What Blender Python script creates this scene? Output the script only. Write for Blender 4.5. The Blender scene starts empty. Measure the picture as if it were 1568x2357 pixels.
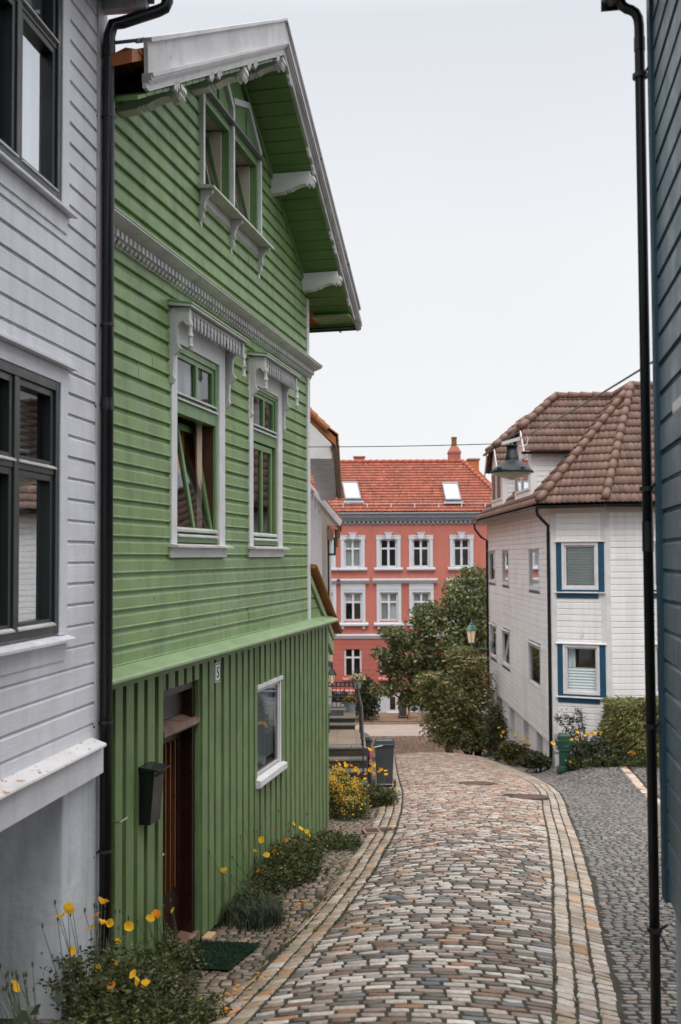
import bpy, math, random
import numpy as np
from mathutils import Matrix, Vector
random.seed(11)
rng = np.random.default_rng(11)
C = bpy.context.scene.collection
RAD = math.radians

# ------------------------------------------------------------------ survey helpers
# the camera stands at the world origin; photo points were turned into wall/ground points with these
F, CX, CY, TH, RHO = 2450., 784., 1178.5, RAD(2.4), .005
def ray(px, py):
    u, v = (px-CX)/F, (CY-py)/F
    cr, sr = math.cos(RHO), math.sin(RHO)
    u, v = u*cr+v*sr, -u*sr+v*cr
    c, s = math.cos(TH), math.sin(TH)
    return (u, c-v*s, s+v*c)
def at(px, py, Y):
    r = ray(px, py); k = Y/r[1]
    return (r[0]*k, Y, r[2]*k)

class Fr:
    """wall frame: t runs along the wall, h is height, o is distance out of the wall"""
    def __init__(s, O, ang, side=1, k=1.):
        a = RAD(ang); s.O = O; s.k = k
        s.u = (math.sin(a), math.cos(a)); s.n = (side*math.cos(a), -side*math.sin(a))
    def __call__(s, t, h, o=0.):
        t, h, o = t*s.k, h*s.k, o*s.k
        return (s.O[0]+s.u[0]*t+s.n[0]*o, s.O[1]+s.u[1]*t+s.n[1]*o, h)
    def px(s, px, py, o=0.):
        r = ray(px, py); nO = s.n[0]*s.O[0]+s.n[1]*s.O[1]
        k = (nO+o)/(s.n[0]*r[0]+s.n[1]*r[1])
        x, y = r[0]*k-s.O[0], r[1]*k-s.O[1]
        return (x*s.u[0]+y*s.u[1], r[2]*k)
def wall_frame(ang, d, side=1):
    a = RAD(ang); n = (math.cos(a), -math.sin(a))
    return Fr((-d*n[0], -d*n[1]), ang, side)

# ------------------------------------------------------------------ mesh builder
class MB:
    def __init__(s): s.v = []; s.f = []
    def add(s, pts, faces):
        b = len(s.v); s.v += [tuple(p) for p in pts]; s.f += [tuple(b+i for i in f) for f in faces]
        return s
    def poly(s, *p): return s.add(p, [tuple(range(len(p)))])
    def loft(s, A, B, cap=True):
        n = len(A); fs = [(i, (i+1) % n, n+(i+1) % n, n+i) for i in range(n)]
        if cap: fs += [tuple(range(n-1, -1, -1)), tuple(range(n, 2*n))]
        return s.add(list(A)+list(B), fs)
    def box(s, fr, t0, t1, h0, h1, o0, o1):
        A = [fr(t0, h0, o0), fr(t1, h0, o0), fr(t1, h0, o1), fr(t0, h0, o1)]
        B = [fr(t0, h1, o0), fr(t1, h1, o0), fr(t1, h1, o1), fr(t0, h1, o1)]
        return s.loft(A, B)
    def prism(s, fr, pts, o0, o1):          # outline (t,h) pushed along o
        return s.loft([fr(t, h, o0) for t, h in pts], [fr(t, h, o1) for t, h in pts])
    def run(s, fr, t0, t1, pts):            # outline (o,h) pushed along t
        return s.loft([fr(t0, h, o) for o, h in pts], [fr(t1, h, o) for o, h in pts])
    def slab(s, pts, off):                  # any planar outline pushed by a vector
        return s.loft(pts, [(p[0]+off[0], p[1]+off[1], p[2]+off[2]) for p in pts])
    def tube(s, pts, r, n=8, cap=True):
        rs = r if isinstance(r, (list, tuple)) else [r]*len(pts)
        P = [Vector(p) for p in pts]; rings = []; up = Vector((.013, .021, 1))
        for i, p in enumerate(P):
            d = (P[min(i+1, len(P)-1)]-P[max(i-1, 0)]).normalized()
            if abs(d.z) > .95: a = d.cross(Vector((1, 0, .01))).normalized()
            else: a = d.cross(up).normalized()
            if i and a.dot(last) < 0: a = -a
            last = a; b = d.cross(a)
            rings.append([p+(a*math.cos(k*2*math.pi/n)+b*math.sin(k*2*math.pi/n))*rs[i] for k in range(n)])
        base = len(s.v)
        for rg in rings: s.v += [tuple(q) for q in rg]
        for i in range(len(P)-1):
            for k in range(n):
                s.f.append((base+i*n+k, base+i*n+(k+1) % n, base+(i+1)*n+(k+1) % n, base+(i+1)*n+k))
        if cap:
            s.f.append(tuple(base+k for k in range(n-1, -1, -1)))
            s.f.append(tuple(base+(len(P)-1)*n+k for k in range(n)))
        return s
    def lathe(s, c, prof, n=16, ph=0., sx=1., sy=1.):
        base = len(s.v); m = len(prof)
        for r, z in prof:
            for k in range(n):
                a = ph+k*2*math.pi/n
                s.v.append((c[0]+r*sx*math.cos(a), c[1]+r*sy*math.sin(a), c[2]+z))
        for i in range(m-1):
            for k in range(n):
                s.f.append((base+i*n+k, base+i*n+(k+1) % n, base+(i+1)*n+(k+1) % n, base+(i+1)*n+k))
        s.f.append(tuple(base+k for k in range(n-1, -1, -1)))
        s.f.append(tuple(base+(m-1)*n+k for k in range(n)))
        return s
    def build(s, name, mat, parent=None, smooth=False, bevel=0.):
        lo = world_loc(parent)
        me = bpy.data.meshes.new(name)
        me.from_pydata([(x-lo[0], y-lo[1], z-lo[2]) for x, y, z in s.v], [], s.f)
        me.update()
        import bmesh
        bm = bmesh.new(); bm.from_mesh(me); bmesh.ops.recalc_face_normals(bm, faces=bm.faces); bm.to_mesh(me); bm.free()
        if smooth: me.polygons.foreach_set('use_smooth', [True]*len(me.polygons))
        if mat: me.materials.append(mat)
        o = bpy.data.objects.new(name, me); C.objects.link(o)
        if parent: o.parent = parent
        if bevel:
            b = o.modifiers.new('bevel', 'BEVEL'); b.width = bevel; b.segments = 2; b.limit_method = 'ANGLE'
        return o
def world_loc(p):
    x = y = z = 0.
    while p is not None:
        x += p.location[0]; y += p.location[1]; z += p.location[2]; p = p.parent
    return (x, y, z)

def np_mesh(name, V, Fc, mat, parent=None, col=None, smooth=False):
    """V (n,3), Fc (m,4); col per face (m,3)"""
    lo = np.array(world_loc(parent)); V = np.asarray(V, float)-lo
    me = bpy.data.meshes.new(name); m = len(Fc); k = Fc.shape[1]
    me.vertices.add(len(V)); me.vertices.foreach_set('co', V.astype(np.float32).ravel())
    me.loops.add(m*k); me.loops.foreach_set('vertex_index', Fc.astype(np.int32).ravel())
    me.polygons.add(m); me.polygons.foreach_set('loop_start', np.arange(0, m*k, k, dtype=np.int32))
    me.update(calc_edges=True)
    if smooth: me.polygons.foreach_set('use_smooth', np.ones(m, bool))
    if col is not None:
        a = me.attributes.new('col', 'FLOAT_COLOR', 'FACE')
        a.data.foreach_set('color', np.hstack([col, np.ones((m, 1))]).astype(np.float32).ravel())
    me.materials.append(mat)
    o = bpy.data.objects.new(name, me); C.objects.link(o)
    if parent: o.parent = parent
    return o

def tag(o, label, cat, group=None):
    o['label'] = label; o['category'] = cat
    if group: o['group'] = group
    return o
def thing(name, loc, label, cat, group=None):
    o = bpy.data.objects.new(name, None); C.objects.link(o); o.location = loc
    o.empty_display_size = .2
    return tag(o, label, cat, group)
def struct(o, kind='structure'): o['kind'] = kind; return o

# ------------------------------------------------------------------ materials
def noise(nt, scale, detail=4, rough=.55, stretch=None, attr_coord=None):
    g = nt.nodes.new('ShaderNodeNewGeometry')
    n = nt.nodes.new('ShaderNodeTexNoise'); n.inputs['Scale'].default_value = scale
    n.inputs['Detail'].default_value = detail; n.inputs['Roughness'].default_value = rough
    if stretch:
        m = nt.nodes.new('ShaderNodeVectorMath'); m.operation = 'MULTIPLY'; m.inputs[1].default_value = stretch
        nt.links.new(g.outputs['Position'], m.inputs[0]); nt.links.new(m.outputs[0], n.inputs['Vector'])
    else: nt.links.new(g.outputs['Position'], n.inputs['Vector'])
    return n.outputs[0]
def ramp(nt, src, lo, hi, a, b):
    m = nt.nodes.new('ShaderNodeMapRange'); m.inputs[1].default_value = lo; m.inputs[2].default_value = hi
    m.inputs[3].default_value = a; m.inputs[4].default_value = b
    nt.links.new(src, m.inputs[0]); return m.outputs[0]
def mixc(nt, fac, a, b, mode='MIX'):
    m = nt.nodes.new('ShaderNodeMixRGB'); m.blend_type = mode
    if isinstance(fac, float): m.inputs[0].default_value = fac
    else: nt.links.new(fac, m.inputs[0])
    for i, c in ((1, a), (2, b)):
        if isinstance(c, (tuple, list)): m.inputs[i].default_value = (*c[:3], 1)
        else: nt.links.new(c, m.inputs[i])
    return m.outputs[0]
def mat(name, col, rough=.6, var=.12, vscale=2., grain=None, gamt=.12, bump=.15, bscale=30., dirt=None, spots=None,
        metal=0., spec=.5, attr=False, rvar=.1, dirt2=None):
    """painted or stone surface. dirt=(colour, amount, scale, stretch); spots=(colour, threshold, scale, stretch)"""
    m = bpy.data.materials.new(name); m.use_nodes = True; nt = m.node_tree
    b = nt.nodes['Principled BSDF']
    if attr:
        a = nt.nodes.new('ShaderNodeAttribute'); a.attribute_name = 'col'; c = a.outputs['Color']
    else:
        rg = nt.nodes.new('ShaderNodeRGB'); rg.outputs[0].default_value = (*col, 1); c = rg.outputs[0]
    if var:
        n = noise(nt, vscale, 5); v = ramp(nt, n, .3, .7, 1-var, 1+var)
        c = mixc(nt, 1., c, (1, 1, 1), 'MULTIPLY')
        mm = nt.nodes.new('ShaderNodeVectorMath'); mm.operation = 'SCALE'
        nt.links.new(c, mm.inputs[0]); nt.links.new(v, mm.inputs['Scale']); c = mm.outputs[0]
    gsrc = None
    if grain:
        st = (1.2, 1.2, 30) if grain == 'h' else (30, 30, 1.2)
        gsrc = noise(nt, 3., 6, .6, st)
        v = ramp(nt, gsrc, .3, .7, 1-gamt, 1+gamt)
        mm = nt.nodes.new('ShaderNodeVectorMath'); mm.operation = 'SCALE'
        nt.links.new(c, mm.inputs[0]); nt.links.new(v, mm.inputs['Scale']); c = mm.outputs[0]
    if dirt:
        n = noise(nt, dirt[2], 6, .65, dirt[3] if len(dirt) > 3 else None)
        c = mixc(nt, ramp(nt, n, .48, .75, 0., dirt[1]), c, dirt[0])
    if dirt2:
        n = noise(nt, dirt2[2], 6, .65, dirt2[3])
        c = mixc(nt, ramp(nt, n, .46, .72, 0., dirt2[1]), c, dirt2[0])
    if spots:
        n = noise(nt, spots[2], 5, .6, spots[3] if len(spots) > 3 else None)
        c = mixc(nt, ramp(nt, n, spots[1], spots[1]+.04, 0., 1.), c, spots[0])
    nt.links.new(c, b.inputs['Base Color'])
    rn = noise(nt, 6., 3); nt.links.new(ramp(nt, rn, .3, .7, max(.02, rough-rvar), min(1, rough+rvar)), b.inputs['Roughness'])
    b.inputs['Metallic'].default_value = metal; b.inputs['Specular IOR Level'].default_value = spec
    if bump:
        bn = nt.nodes.new('ShaderNodeBump'); bn.inputs['Strength'].default_value = bump; bn.inputs['Distance'].default_value = .01
        nt.links.new(gsrc if gsrc is not None and bscale is None else noise(nt, bscale or 30, 6, .6), bn.inputs['Height'])
        nt.links.new(bn.outputs[0], b.inputs['Normal'])
    return m
def glass(name, tint=(.9, .95, .95), refl=1.0, base=.03):
    m = bpy.data.materials.new(name); m.use_nodes = True; nt = m.node_tree; nt.nodes.remove(nt.nodes['Principled BSDF'])
    t = nt.nodes.new('ShaderNodeBsdfTransparent'); t.inputs[0].default_value = (*tint, 1)
    g = nt.nodes.new('ShaderNodeBsdfGlossy'); g.inputs['Roughness'].default_value = .015
    g.inputs[0].default_value = (.95, .97, 1, 1)
    f = nt.nodes.new('ShaderNodeFresnel'); f.inputs[0].default_value = 1.5
    bn = nt.nodes.new('ShaderNodeBump'); bn.inputs['Strength'].default_value = .04; bn.inputs['Distance'].default_value = .02
    nt.links.new(noise(nt, 1.6, 2), bn.inputs['Height'])
    nt.links.new(bn.outputs[0], g.inputs['Normal']); nt.links.new(bn.outputs[0], f.inputs['Normal'])
    v = ramp(nt, f.outputs[0], 0, 1, base, refl+base); m2 = nt.nodes.new('ShaderNodeMath'); m2.operation = 'MINIMUM'
    m2.inputs[1].default_value = .96; nt.links.new(v, m2.inputs[0])
    x = nt.nodes.new('ShaderNodeMixShader'); nt.links.new(m2.outputs[0], x.inputs[0])
    nt.links.new(t.outputs[0], x.inputs[1]); nt.links.new(g.outputs[0], x.inputs[2])
    nt.links.new(x.outputs[0], nt.nodes['Material Output'].inputs[0])
    return m
def leafmat(name, trans=.35, rough=.5, spec=.35):
    m = bpy.data.materials.new(name); m.use_nodes = True; nt = m.node_tree; b = nt.nodes['Principled BSDF']
    a = nt.nodes.new('ShaderNodeAttribute'); a.attribute_name = 'col'
    nt.links.new(a.outputs['Color'], b.inputs['Base Color'])
    b.inputs['Roughness'].default_value = rough; b.inputs['Specular IOR Level'].default_value = spec
    t = nt.nodes.new('ShaderNodeBsdfTranslucent'); nt.links.new(a.outputs['Color'], t.inputs[0])
    x = nt.nodes.new('ShaderNodeMixShader'); x.inputs[0].default_value = trans
    nt.links.new(b.outputs[0], x.inputs[1]); nt.links.new(t.outputs[0], x.inputs[2])
    nt.links.new(x.outputs[0], nt.nodes['Material Output'].inputs[0])
    return m

GREEN = (.190, .300, .106)
M = dict(
    green=mat('green_paint', GREEN, .42, .16, 1.6, 'h', .07, .25, 60., dirt=((.215, .325, .215), .6, 1.1), dirt2=((.085, .135, .055), .55, 1.6, (4, 4, .5)), spots=((.045, .07, .035), .675, 7., (1, 1, 2.2))),
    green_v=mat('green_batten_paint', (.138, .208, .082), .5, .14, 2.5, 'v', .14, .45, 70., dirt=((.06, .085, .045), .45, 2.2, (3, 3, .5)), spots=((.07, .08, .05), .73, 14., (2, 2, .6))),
    green_gap=mat('green_shadow_board', (.010, .019, .008), .6, .15, 3., 'v', .15, .3, 60.),  # near-black green puts the shade of the gaps into the backing
    green_pale=mat('pale_green_paint', (.24, .34, .175), .45, .14, 3., None, 0, .2, 60., spots=((.12, .16, .09), .68, 12.)),
    green_trim=mat('green_window_paint', (.15, .265, .11), .38, .1, 4., None, 0, .12, 60.),
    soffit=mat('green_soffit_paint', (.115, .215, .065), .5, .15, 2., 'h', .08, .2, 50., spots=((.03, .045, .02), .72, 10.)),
    white=mat('white_house_paint', (.70, .705, .755), .5, .10, 1.5, 'h', .07, .35, 80., dirt2=((.50, .49, .49), .5, 1.4, (5, 5, .4)), dirt=((.47, .46, .47), .55, 1.3), spots=((.40, .36, .33), .73, 12., (1, 1, 3))),
    white_trim=mat('white_trim_paint', (.66, .655, .67), .48, .08, 3., None, 0, .18, 60., dirt=((.42, .40, .38), .45, 2.5)),
    white_worn=mat('worn_white_paint', (.56, .55, .56), .55, .12, 3., None, 0, .3, 50., dirt=((.33, .31, .30), .6, 3.5, (1, 1, .6)), spots=((.06, .06, .055), .66, 11., (1, 1, .45))),
    white_peel=mat('peeling_white_paint', (.60, .585, .57), .6, .15, 4., None, 0, .5, 35., dirt=((.36, .25, .18), .75, 4.), spots=((.25, .16, .10), .68, 9.)),
    white_far=mat('white_clapboard_paint', (.82, .81, .815), .5, .05, 1.2, 'h', .04, .15, 60., dirt2=((.58, .56, .55), .45, .9, (5, 5, .35)), dirt=((.60, .55, .52), .35, .8, (1, 1, .7)), spots=((.56, .53, .52), .70, 2.4, (1, 1, .4))),
    cornerboard=mat('worn_corner_board', (.50, .50, .53), .5, .12, 3., 'v', .1, .3, 60., dirt=((.33, .25, .21), .7, 2., (4, 4, .4)), spots=((.25, .17, .13), .7, 18.)),
    eave_dark=mat('dark_eave_brown', (.16, .13, .12), .8, .3, 4., None, 0, .3, 40.),  # dark brown for the eave undersides
    rustledge=mat('flaking_ledge_metal', (.66, .65, .66), .5, .08, 3., None, 0, .2, 50., spots=((.40, .20, .07), .60, 11., (1, 1, 5)), dirt=((.45, .30, .17), .6, 4.)),
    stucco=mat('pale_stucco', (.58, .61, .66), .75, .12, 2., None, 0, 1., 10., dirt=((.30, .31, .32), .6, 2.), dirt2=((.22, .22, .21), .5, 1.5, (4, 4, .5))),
    stucco_shade=mat('shade_toned_stucco', (.042, .050, .058), .8, .15, 2., None, 0, .4, 14., dirt=((.03, .034, .038), .6, 2.)),  # stucco darkened: shade of recess and eave put into its colour
    frame_dark=mat('dark_window_paint', (.018, .023, .023), .36, .12, 4., None, 0, .1, 60.),
    black=mat('black_plastic', (.006, .008, .010), .33, .2, 4., None, 0, .05, 60., spots=((.10, .11, .12), .76, 30.)),
    black_iron=mat('black_iron', (.02, .02, .022), .45, .2, 6., None, 0, .2, 60., spots=((.10, .06, .045), .70, 20.)),
    blue=mat('blue_grey_paint', (.085, .135, .168), .38, .10, 1.5, 'h', .06, .15, 60.),
    blue_trim=mat('deep_blue_paint', (.007, .066, .122), .42, .1, 3., None, 0, .1, 60.),
    blue_corner=mat('blue_corner_paint', (.035, .088, .125), .42, .1, 3., 'v', .06, .1, 60.),
    red=mat('red_render', (.51, .165, .125), .75, .06, .6, None, 0, .1, 20., dirt2=((.40, .12, .085), .5, .5, (4, 4, .4)), dirt=((.44, .15, .12), .5, .35)),
    red_low=mat('dark_red_render', (.44, .125, .10), .75, .06, .6, None, 0, .1, 20.),
    red_sill=mat('pink_red_sill', (.66, .27, .23), .7, .06, 2., None, 0, .05, 20.),
    bluewhite=mat('blue_white_moulding', (.58, .605, .66), .55, .05, 2., None, 0, .05, 20.),
    whitewash=mat('whitewashed_plinth', (.52, .55, .60), .8, .1, 2., None, 0, .8, 8.),
    cornice_grey=mat('grey_cornice', (.27, .32, .36), .6, .08, 2., None, 0, .05, 20.),
    orange=mat('orange_render', (.50, .16, .04), .75, .08, 1., None, 0, .1, 20., dirt=((.30, .10, .04), .5, 1.)),
    brickred=mat('brick_chimney', (.38, .12, .09), .8, .15, 5., None, 0, .3, 20.),
    tile_red=mat('red_clay_tile', None, .6, .18, 1.2, None, 0, .2, 30., attr=True, spots=((.11, .055, .04), .70, 5.)),
    tile_brown=mat('brown_clay_tile', None, .62, .16, 1.5, None, 0, .3, 30., attr=True, spots=((.12, .085, .065), .66, 7.)),
    tile_orange=mat('mossy_orange_tile', (.36, .10, .03), .6, .25, 3., None, 0, .3, 30., dirt=((.20, .15, .03), .8, 5.), spots=((.05, .04, .02), .68, 10.)),
    lead=mat('lead_flashing', (.20, .21, .22), .4, .15, 4., None, 0, .1, 30., metal=.5),
    sett=mat('granite_sett', None, .55, .24, 26., None, 0, .35, 90., attr=True, spots=((.16, .14, .12), .67, 55.), rvar=.15),
    sett_small=mat('small_basalt_sett', None, .5, .22, 40., None, 0, .3, 90., attr=True, rvar=.15),
    soil=mat('mossy_joint_soil', (.024, .019, .012), .95, .3, 6., None, 0, .6, 40., dirt=((.045, .050, .016), .9, 2.5)),
    asphalt=mat('worn_pale_asphalt', (.34, .27, .235), .85, .08, 1., None, 0, .2, 40.),
    walk=mat('brown_sett_walk', (.22, .135, .085), .8, .25, 9., None, 0, .5, 20., dirt=((.13, .10, .05), .6, 2.)),
    slate=mat('worn_slate_step', (.17, .155, .135), .6, .2, 3., None, 0, .3, 30., dirt=((.24, .15, .08), .6, 3.)),
    slate_dark=mat('dark_brown_riser', (.05, .043, .032), .85, .3, 6., None, 0, .6, 25., dirt=((.09, .06, .025), .7, 5.)),  # riser stone, much darker than the treads
    brick_base=mat('brown_brick_base', (.17, .085, .05), .85, .25, 6., None, 0, .5, 25.),
    wood=mat('varnished_door_wood', (.020, .006, .003), .32, .25, 2., 'v', .25, .2, 50.),
    wood_light=mat('varnished_door_rail', (.10, .032, .009), .35, .2, 2., 'v', .2, .2, 50.),
    wood_rail=mat('weathered_rail_wood', (.15, .085, .06), .5, .25, 4., 'h', .2, .2, 50., dirt=((.45, .42, .40), .6, 6.)),
    wood_frame=mat('brown_inner_frame', (.06, .02, .008), .4, .2, 3., 'v', .2, .1, 50.),
    cream=mat('cream_paint', (.62, .53, .46), .55, .1, 2., None, 0, .1, 40., dirt=((.40, .30, .22), .5, 2.)),
    room=mat('dim_room_plaster', (.55, .46, .38), .9, .1, 2., None, 0, 0, 10.),
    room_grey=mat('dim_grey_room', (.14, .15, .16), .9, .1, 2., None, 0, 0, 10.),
    curtain_orange=mat('orange_curtain', (.9, .28, .03), .8, .2, 6., 'v', .2, .1, 20.),
    curtain_brown=mat('brown_curtain', (.26, .13, .08), .85, .15, 4., 'v', .15, .1, 20.),
    curtain_cream=mat('cream_curtain', (.60, .48, .38), .85, .1, 4., None, 0, .1, 20.),
    curtain_white=mat('white_curtain', (.72, .73, .76), .85, .08, 4., None, 0, .1, 20.),
    blind=mat('pleated_blind', (.80, .85, .86), .8, .05, 3., None, 0, .05, 20.),
    frosted=mat('frosted_pane', (.50, .52, .56), .22, .15, 2.2, None, 0, .05, 20., spec=.8),
    rippled=mat('rippled_dark_pane', (.03, .024, .022), .16, .5, 30., None, 0, .9, 45., spec=.9),
    plate=mat('enamel_plate', (.78, .78, .78), .3, .04, 3., None, 0, 0, 20.),
    ink=mat('black_enamel', (.01, .01, .012), .35, .05, 3., None, 0, 0, 20.),
    bin=mat('dark_grey_bin_plastic', (.060, .066, .072), .45, .1, 3., None, 0, .05, 60.),
    bin_lid=mat('black_bin_lid', (.035, .045, .048), .3, .1, 3., None, 0, .05, 60.),
    rubber=mat('black_rubber', (.012, .012, .012), .7, .1, 3., None, 0, .1, 60.),
    cast_green=mat('green_cast_iron', (.010, .060, .040), .38, .25, 7., None, 0, .3, 40., spots=((.13, .06, .035), .70, 13.)),
    teal=mat('dark_teal_paint', (.008, .050, .052), .4, .15, 4., None, 0, .1, 40.),
    lampgreen=mat('verdigris_lantern_metal', (.09, .20, .175), .35, .2, 8., None, 0, .1, 40., metal=.3),
    steel=mat('steel', (.45, .46, .48), .35, .1, 5., None, 0, .05, 40., metal=.9),
    rust=mat('rusty_cast_iron', (.10, .058, .048), .65, .3, 14., None, 0, .5, 50.),
    grate=mat('rusted_grate_frame', (.26, .15, .12), .7, .2, 10., None, 0, .4, 50.),
    turf=mat('artificial_turf_mat', (.012, .034, .017), .95, .35, 50., None, 0, 1., 160.),
    bark=mat('dark_bark', (.055, .042, .032), .9, .3, 5., 'v', .3, .5, 30.),
    pot=mat('grey_pot', (.30, .33, .36), .6, .1, 4., None, 0, .1, 30.),
    pink=mat('pink_frame_paint', (.55, .03, .16), .3, .1, 4., None, 0, 0, 30.),
    signorange=mat('orange_paint', (.8, .12, .02), .5, .1, 4., None, 0, 0, 30.),
    lamp_glass=mat('milky_lamp_glass', (.62, .58, .50), .25, .1, 8., None, 0, .05, 30., spec=.6),
    cable=mat('grey_cable', (.05, .055, .06), .4, .1, 4., None, 0, 0, 30.),
    cable_white=mat('white_cable_sheath', (.62, .64, .64), .4, .1, 4., None, 0, 0, 30.),
    leaf=leafmat('leaf', .3), petal=leafmat('petal', .45, .55, .2),
    glass=glass('window_glass'), glass_dark=glass('dark_window_glass', (.8, .84, .84), .6, .04),
)
g = bpy.data.materials.new('lantern_glass'); g.use_nodes = True; b_ = g.node_tree.nodes['Principled BSDF']
b_.inputs['Base Color'].default_value = (.80, .56, .36, 1); b_.inputs['Roughness'].default_value = .3
b_.inputs['Emission Color'].default_value = (1, .72, .46, 1); b_.inputs['Emission Strength'].default_value = .22
M['lantern_glass'] = g
# ------------------------------------------------------------------ the ground
def S(a, b, x):
    t = np.clip((np.asarray(x, float)-a)/(b-a), 0, 1); return t*t*(3-2*t)
LT = np.array([(2, -1.75), (4, -1.28), (7.19, -.6), (8.27, -.38), (9, -.25), (10.41, 0), (12.88, .38), (16.31, .80), (19.4, 1.08), (22.9, 1.30), (28.2, 1.46), (36, 1.78), (47, 2.0), (60, 2.0)])
RT = np.array([(2, .34), (4, .75), (7.02, 1.36), (8.06, 1.57), (9.27, 1.80), (10.9, 2.12), (12.58, 2.45), (16, 3.06), (19.43, 3.62), (20.97, 3.90), (22.9, 4.2), (24.93, 4.40), (28.5, 4.48), (32.67, 4.36), (36.45, 4.2), (47, 4.2), (60, 4.2)])
def Lx(y): return np.interp(y, LT[:, 0], LT[:, 1])
def Rx(y): return np.interp(y, RT[:, 0], RT[:, 1])
GF = wall_frame(12.05, 3.8)                        # green house facade
def Gx(y): return (-3.8+.20876*np.asarray(y))/.97797
def gz(x, y):
    x = np.asarray(x, float); y = np.asarray(y, float)
    b = -2.15-.125*np.minimum(y, 36.)-.2*np.clip(y-36., 0, 11.)-.018*np.clip(y-47, 0, 60)*0
    c, w = (Lx(y)+Rx(y))/2, (Rx(y)-Lx(y))/2+.02
    d = np.abs(x-c)/w; fade = 1-S(36, 42, y)
    b = b+fade*.085*(1-np.minimum(d, 1.4)**2)
    b = b-.32*S(.38, .62, Lx(y)-x)*(1-S(11.2, 13.6, y))*S(7.8, 8.8, y)            # sunken strip beside the doors
    b = b+.32*S(5.15, 6.3, x)*S(22, 28, y)*(1-S(44, 48, y))        # bank in front of the right-hand house
    b = b+.10*S(36, 46, y)*0
    return b
def gp(px, py, Y0=10.):
    """photo point -> point on the ground"""
    r = ray(px, py); k = 4.
    lo, hi = 3., 58.
    ks = np.linspace(3, 62, 4000); z = r[2]*ks-gz(r[0]*ks, r[1]*ks)
    i = int(np.argmax(z < 0)) if (z < 0).any() else len(ks)-1
    return (r[0]*ks[i], r[1]*ks[i], float(gz(r[0]*ks[i], r[1]*ks[i])))

xs = np.unique(np.round(np.concatenate([np.linspace(-90, -6, 22), np.linspace(-6, -2.4, 13), np.arange(-2.4, 8, .13), np.linspace(8, 14, 16), np.linspace(14, 90, 22)]), 3))
ys = np.unique(np.round(np.concatenate([np.linspace(-30, 3, 12), np.arange(3, 38, .25), np.arange(38, 64, 1.), np.linspace(64, 170, 20)]), 3))
X, Y = np.meshgrid(xs, ys); Z = gz(X, Y)-.010
Z = Z-.03*((X > Lx(Y)-.05) & (X < Rx(Y)+.05))*0
nx, ny = len(xs), len(ys)
idx = np.arange(nx*ny).reshape(ny, nx)
Fq = np.stack([idx[:-1, :-1], idx[:-1, 1:], idx[1:, 1:], idx[1:, :-1]], -1).reshape(-1, 4)
struct(np_mesh('ground', np.stack([X, Y, Z], -1).reshape(-1, 3), Fq, M['soil'], smooth=True))

def stones(name, cx, cy, lx, ly, ang, col, m, height=.05, inset=.012, jit=.006, tilt=.02, drop=.0):
    """many worn paving stones as one paved surface: centre, size, turn"""
    n = len(cx); cx, cy, lx, ly, ang = map(lambda a: np.broadcast_to(np.asarray(a, float), (n,)), (cx, cy, lx, ly, ang))
    sx = np.array([-1, 1, 1, -1.]); sy = np.array([-1, -1, 1, 1.])
    rings = []
    tx, ty = rng.normal(0, tilt, n), rng.normal(0, tilt, n); dz = rng.normal(0, .0018, n)-drop
    cj = rng.normal(0, jit, (n, 4, 2))
    for shrink, z in ((0., -height), (.25*inset, -.45*inset), (.95*inset, 0.)):
        px = sx*(lx[:, None]/2-shrink)+cj[:, :, 0]; py = sy*(ly[:, None]/2-shrink*.8)+cj[:, :, 1]
        x = cx[:, None]+px*np.cos(ang)[:, None]-py*np.sin(ang)[:, None]
        y = cy[:, None]+px*np.sin(ang)[:, None]+py*np.cos(ang)[:, None]
        zz = gz(x, y)+z+(px*tx[:, None]+py*ty[:, None]+dz[:, None])
        rings.append(np.stack([x, y, zz], -1))
    V = np.concatenate(rings, 1)                                   # n,12,3
    q = [(8, 9, 10, 11)]
    for r in (0, 4):
        for k in range(4): q.append((r+k, r+(k+1) % 4, r+4+(k+1) % 4, r+4+k))
    Q = (np.arange(n)[:, None, None]*12+np.array(q)[None]).reshape(-1, 4)
    return struct(np_mesh(name, V.reshape(-1, 3), Q, m, None, np.repeat(col, 9, 0), False))

def palette(n, cols, p, var=.12, far=None):
    i = rng.choice(len(cols), n, p=np.array(p)/sum(p))
    c = np.array(cols)[i]*(1+rng.normal(0, var, (n, 1)))*(1+rng.normal(0, .012, (n, 3)))
    return np.clip(c*np.array([1.03, .985, .93]), .01, .9)

# main road: transverse rows of oblong setts
rows = []
y = 5.2
while y < 53:
    p = (.095 if y < 34 else .15)*random.uniform(.93, 1.08)
    l, r = float(Lx(y)), float(Rx(y)); x = l-random.uniform(0, .1); ph = random.uniform(0, 6.28)
    if y > 46: l, r, x = -4., 7., -4.
    while x < r-.05:
        w = random.choice([.15, .17, .185, .19, .20, .22])*random.uniform(.93, 1.07)*(1 if y < 34 else 1.2)
        if x+w > r-.06: w = r-x
        a = max(x, l)
        if x+w-a > .05: rows.append(((a+x+w)/2, y+.02*math.sin(1.7*x+.23*y)+.012*math.sin(3.3*x-.6*y)+random.gauss(0, .0025), x+w-a-.022, p-.027))
        x += w
    y += p
rows = np.array(rows)
for mx, my, mr in ((3.66, 21.4, .46), (3.0, 24.0, .42)):           # leave room for the covers
    rows = rows[np.hypot(rows[:, 0]-mx, rows[:, 1]-my) > mr+.05]
nr = len(rows)
near = palette(nr, [(.395, .37, .35), (.30, .265, .24), (.22, .178, .152), (.098, .086, .074), (.105, .118, .135), (.145, .09, .062), (.29, .145, .07)], [31, 12, 13, 24, 8, 10, 3], .13)
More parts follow.
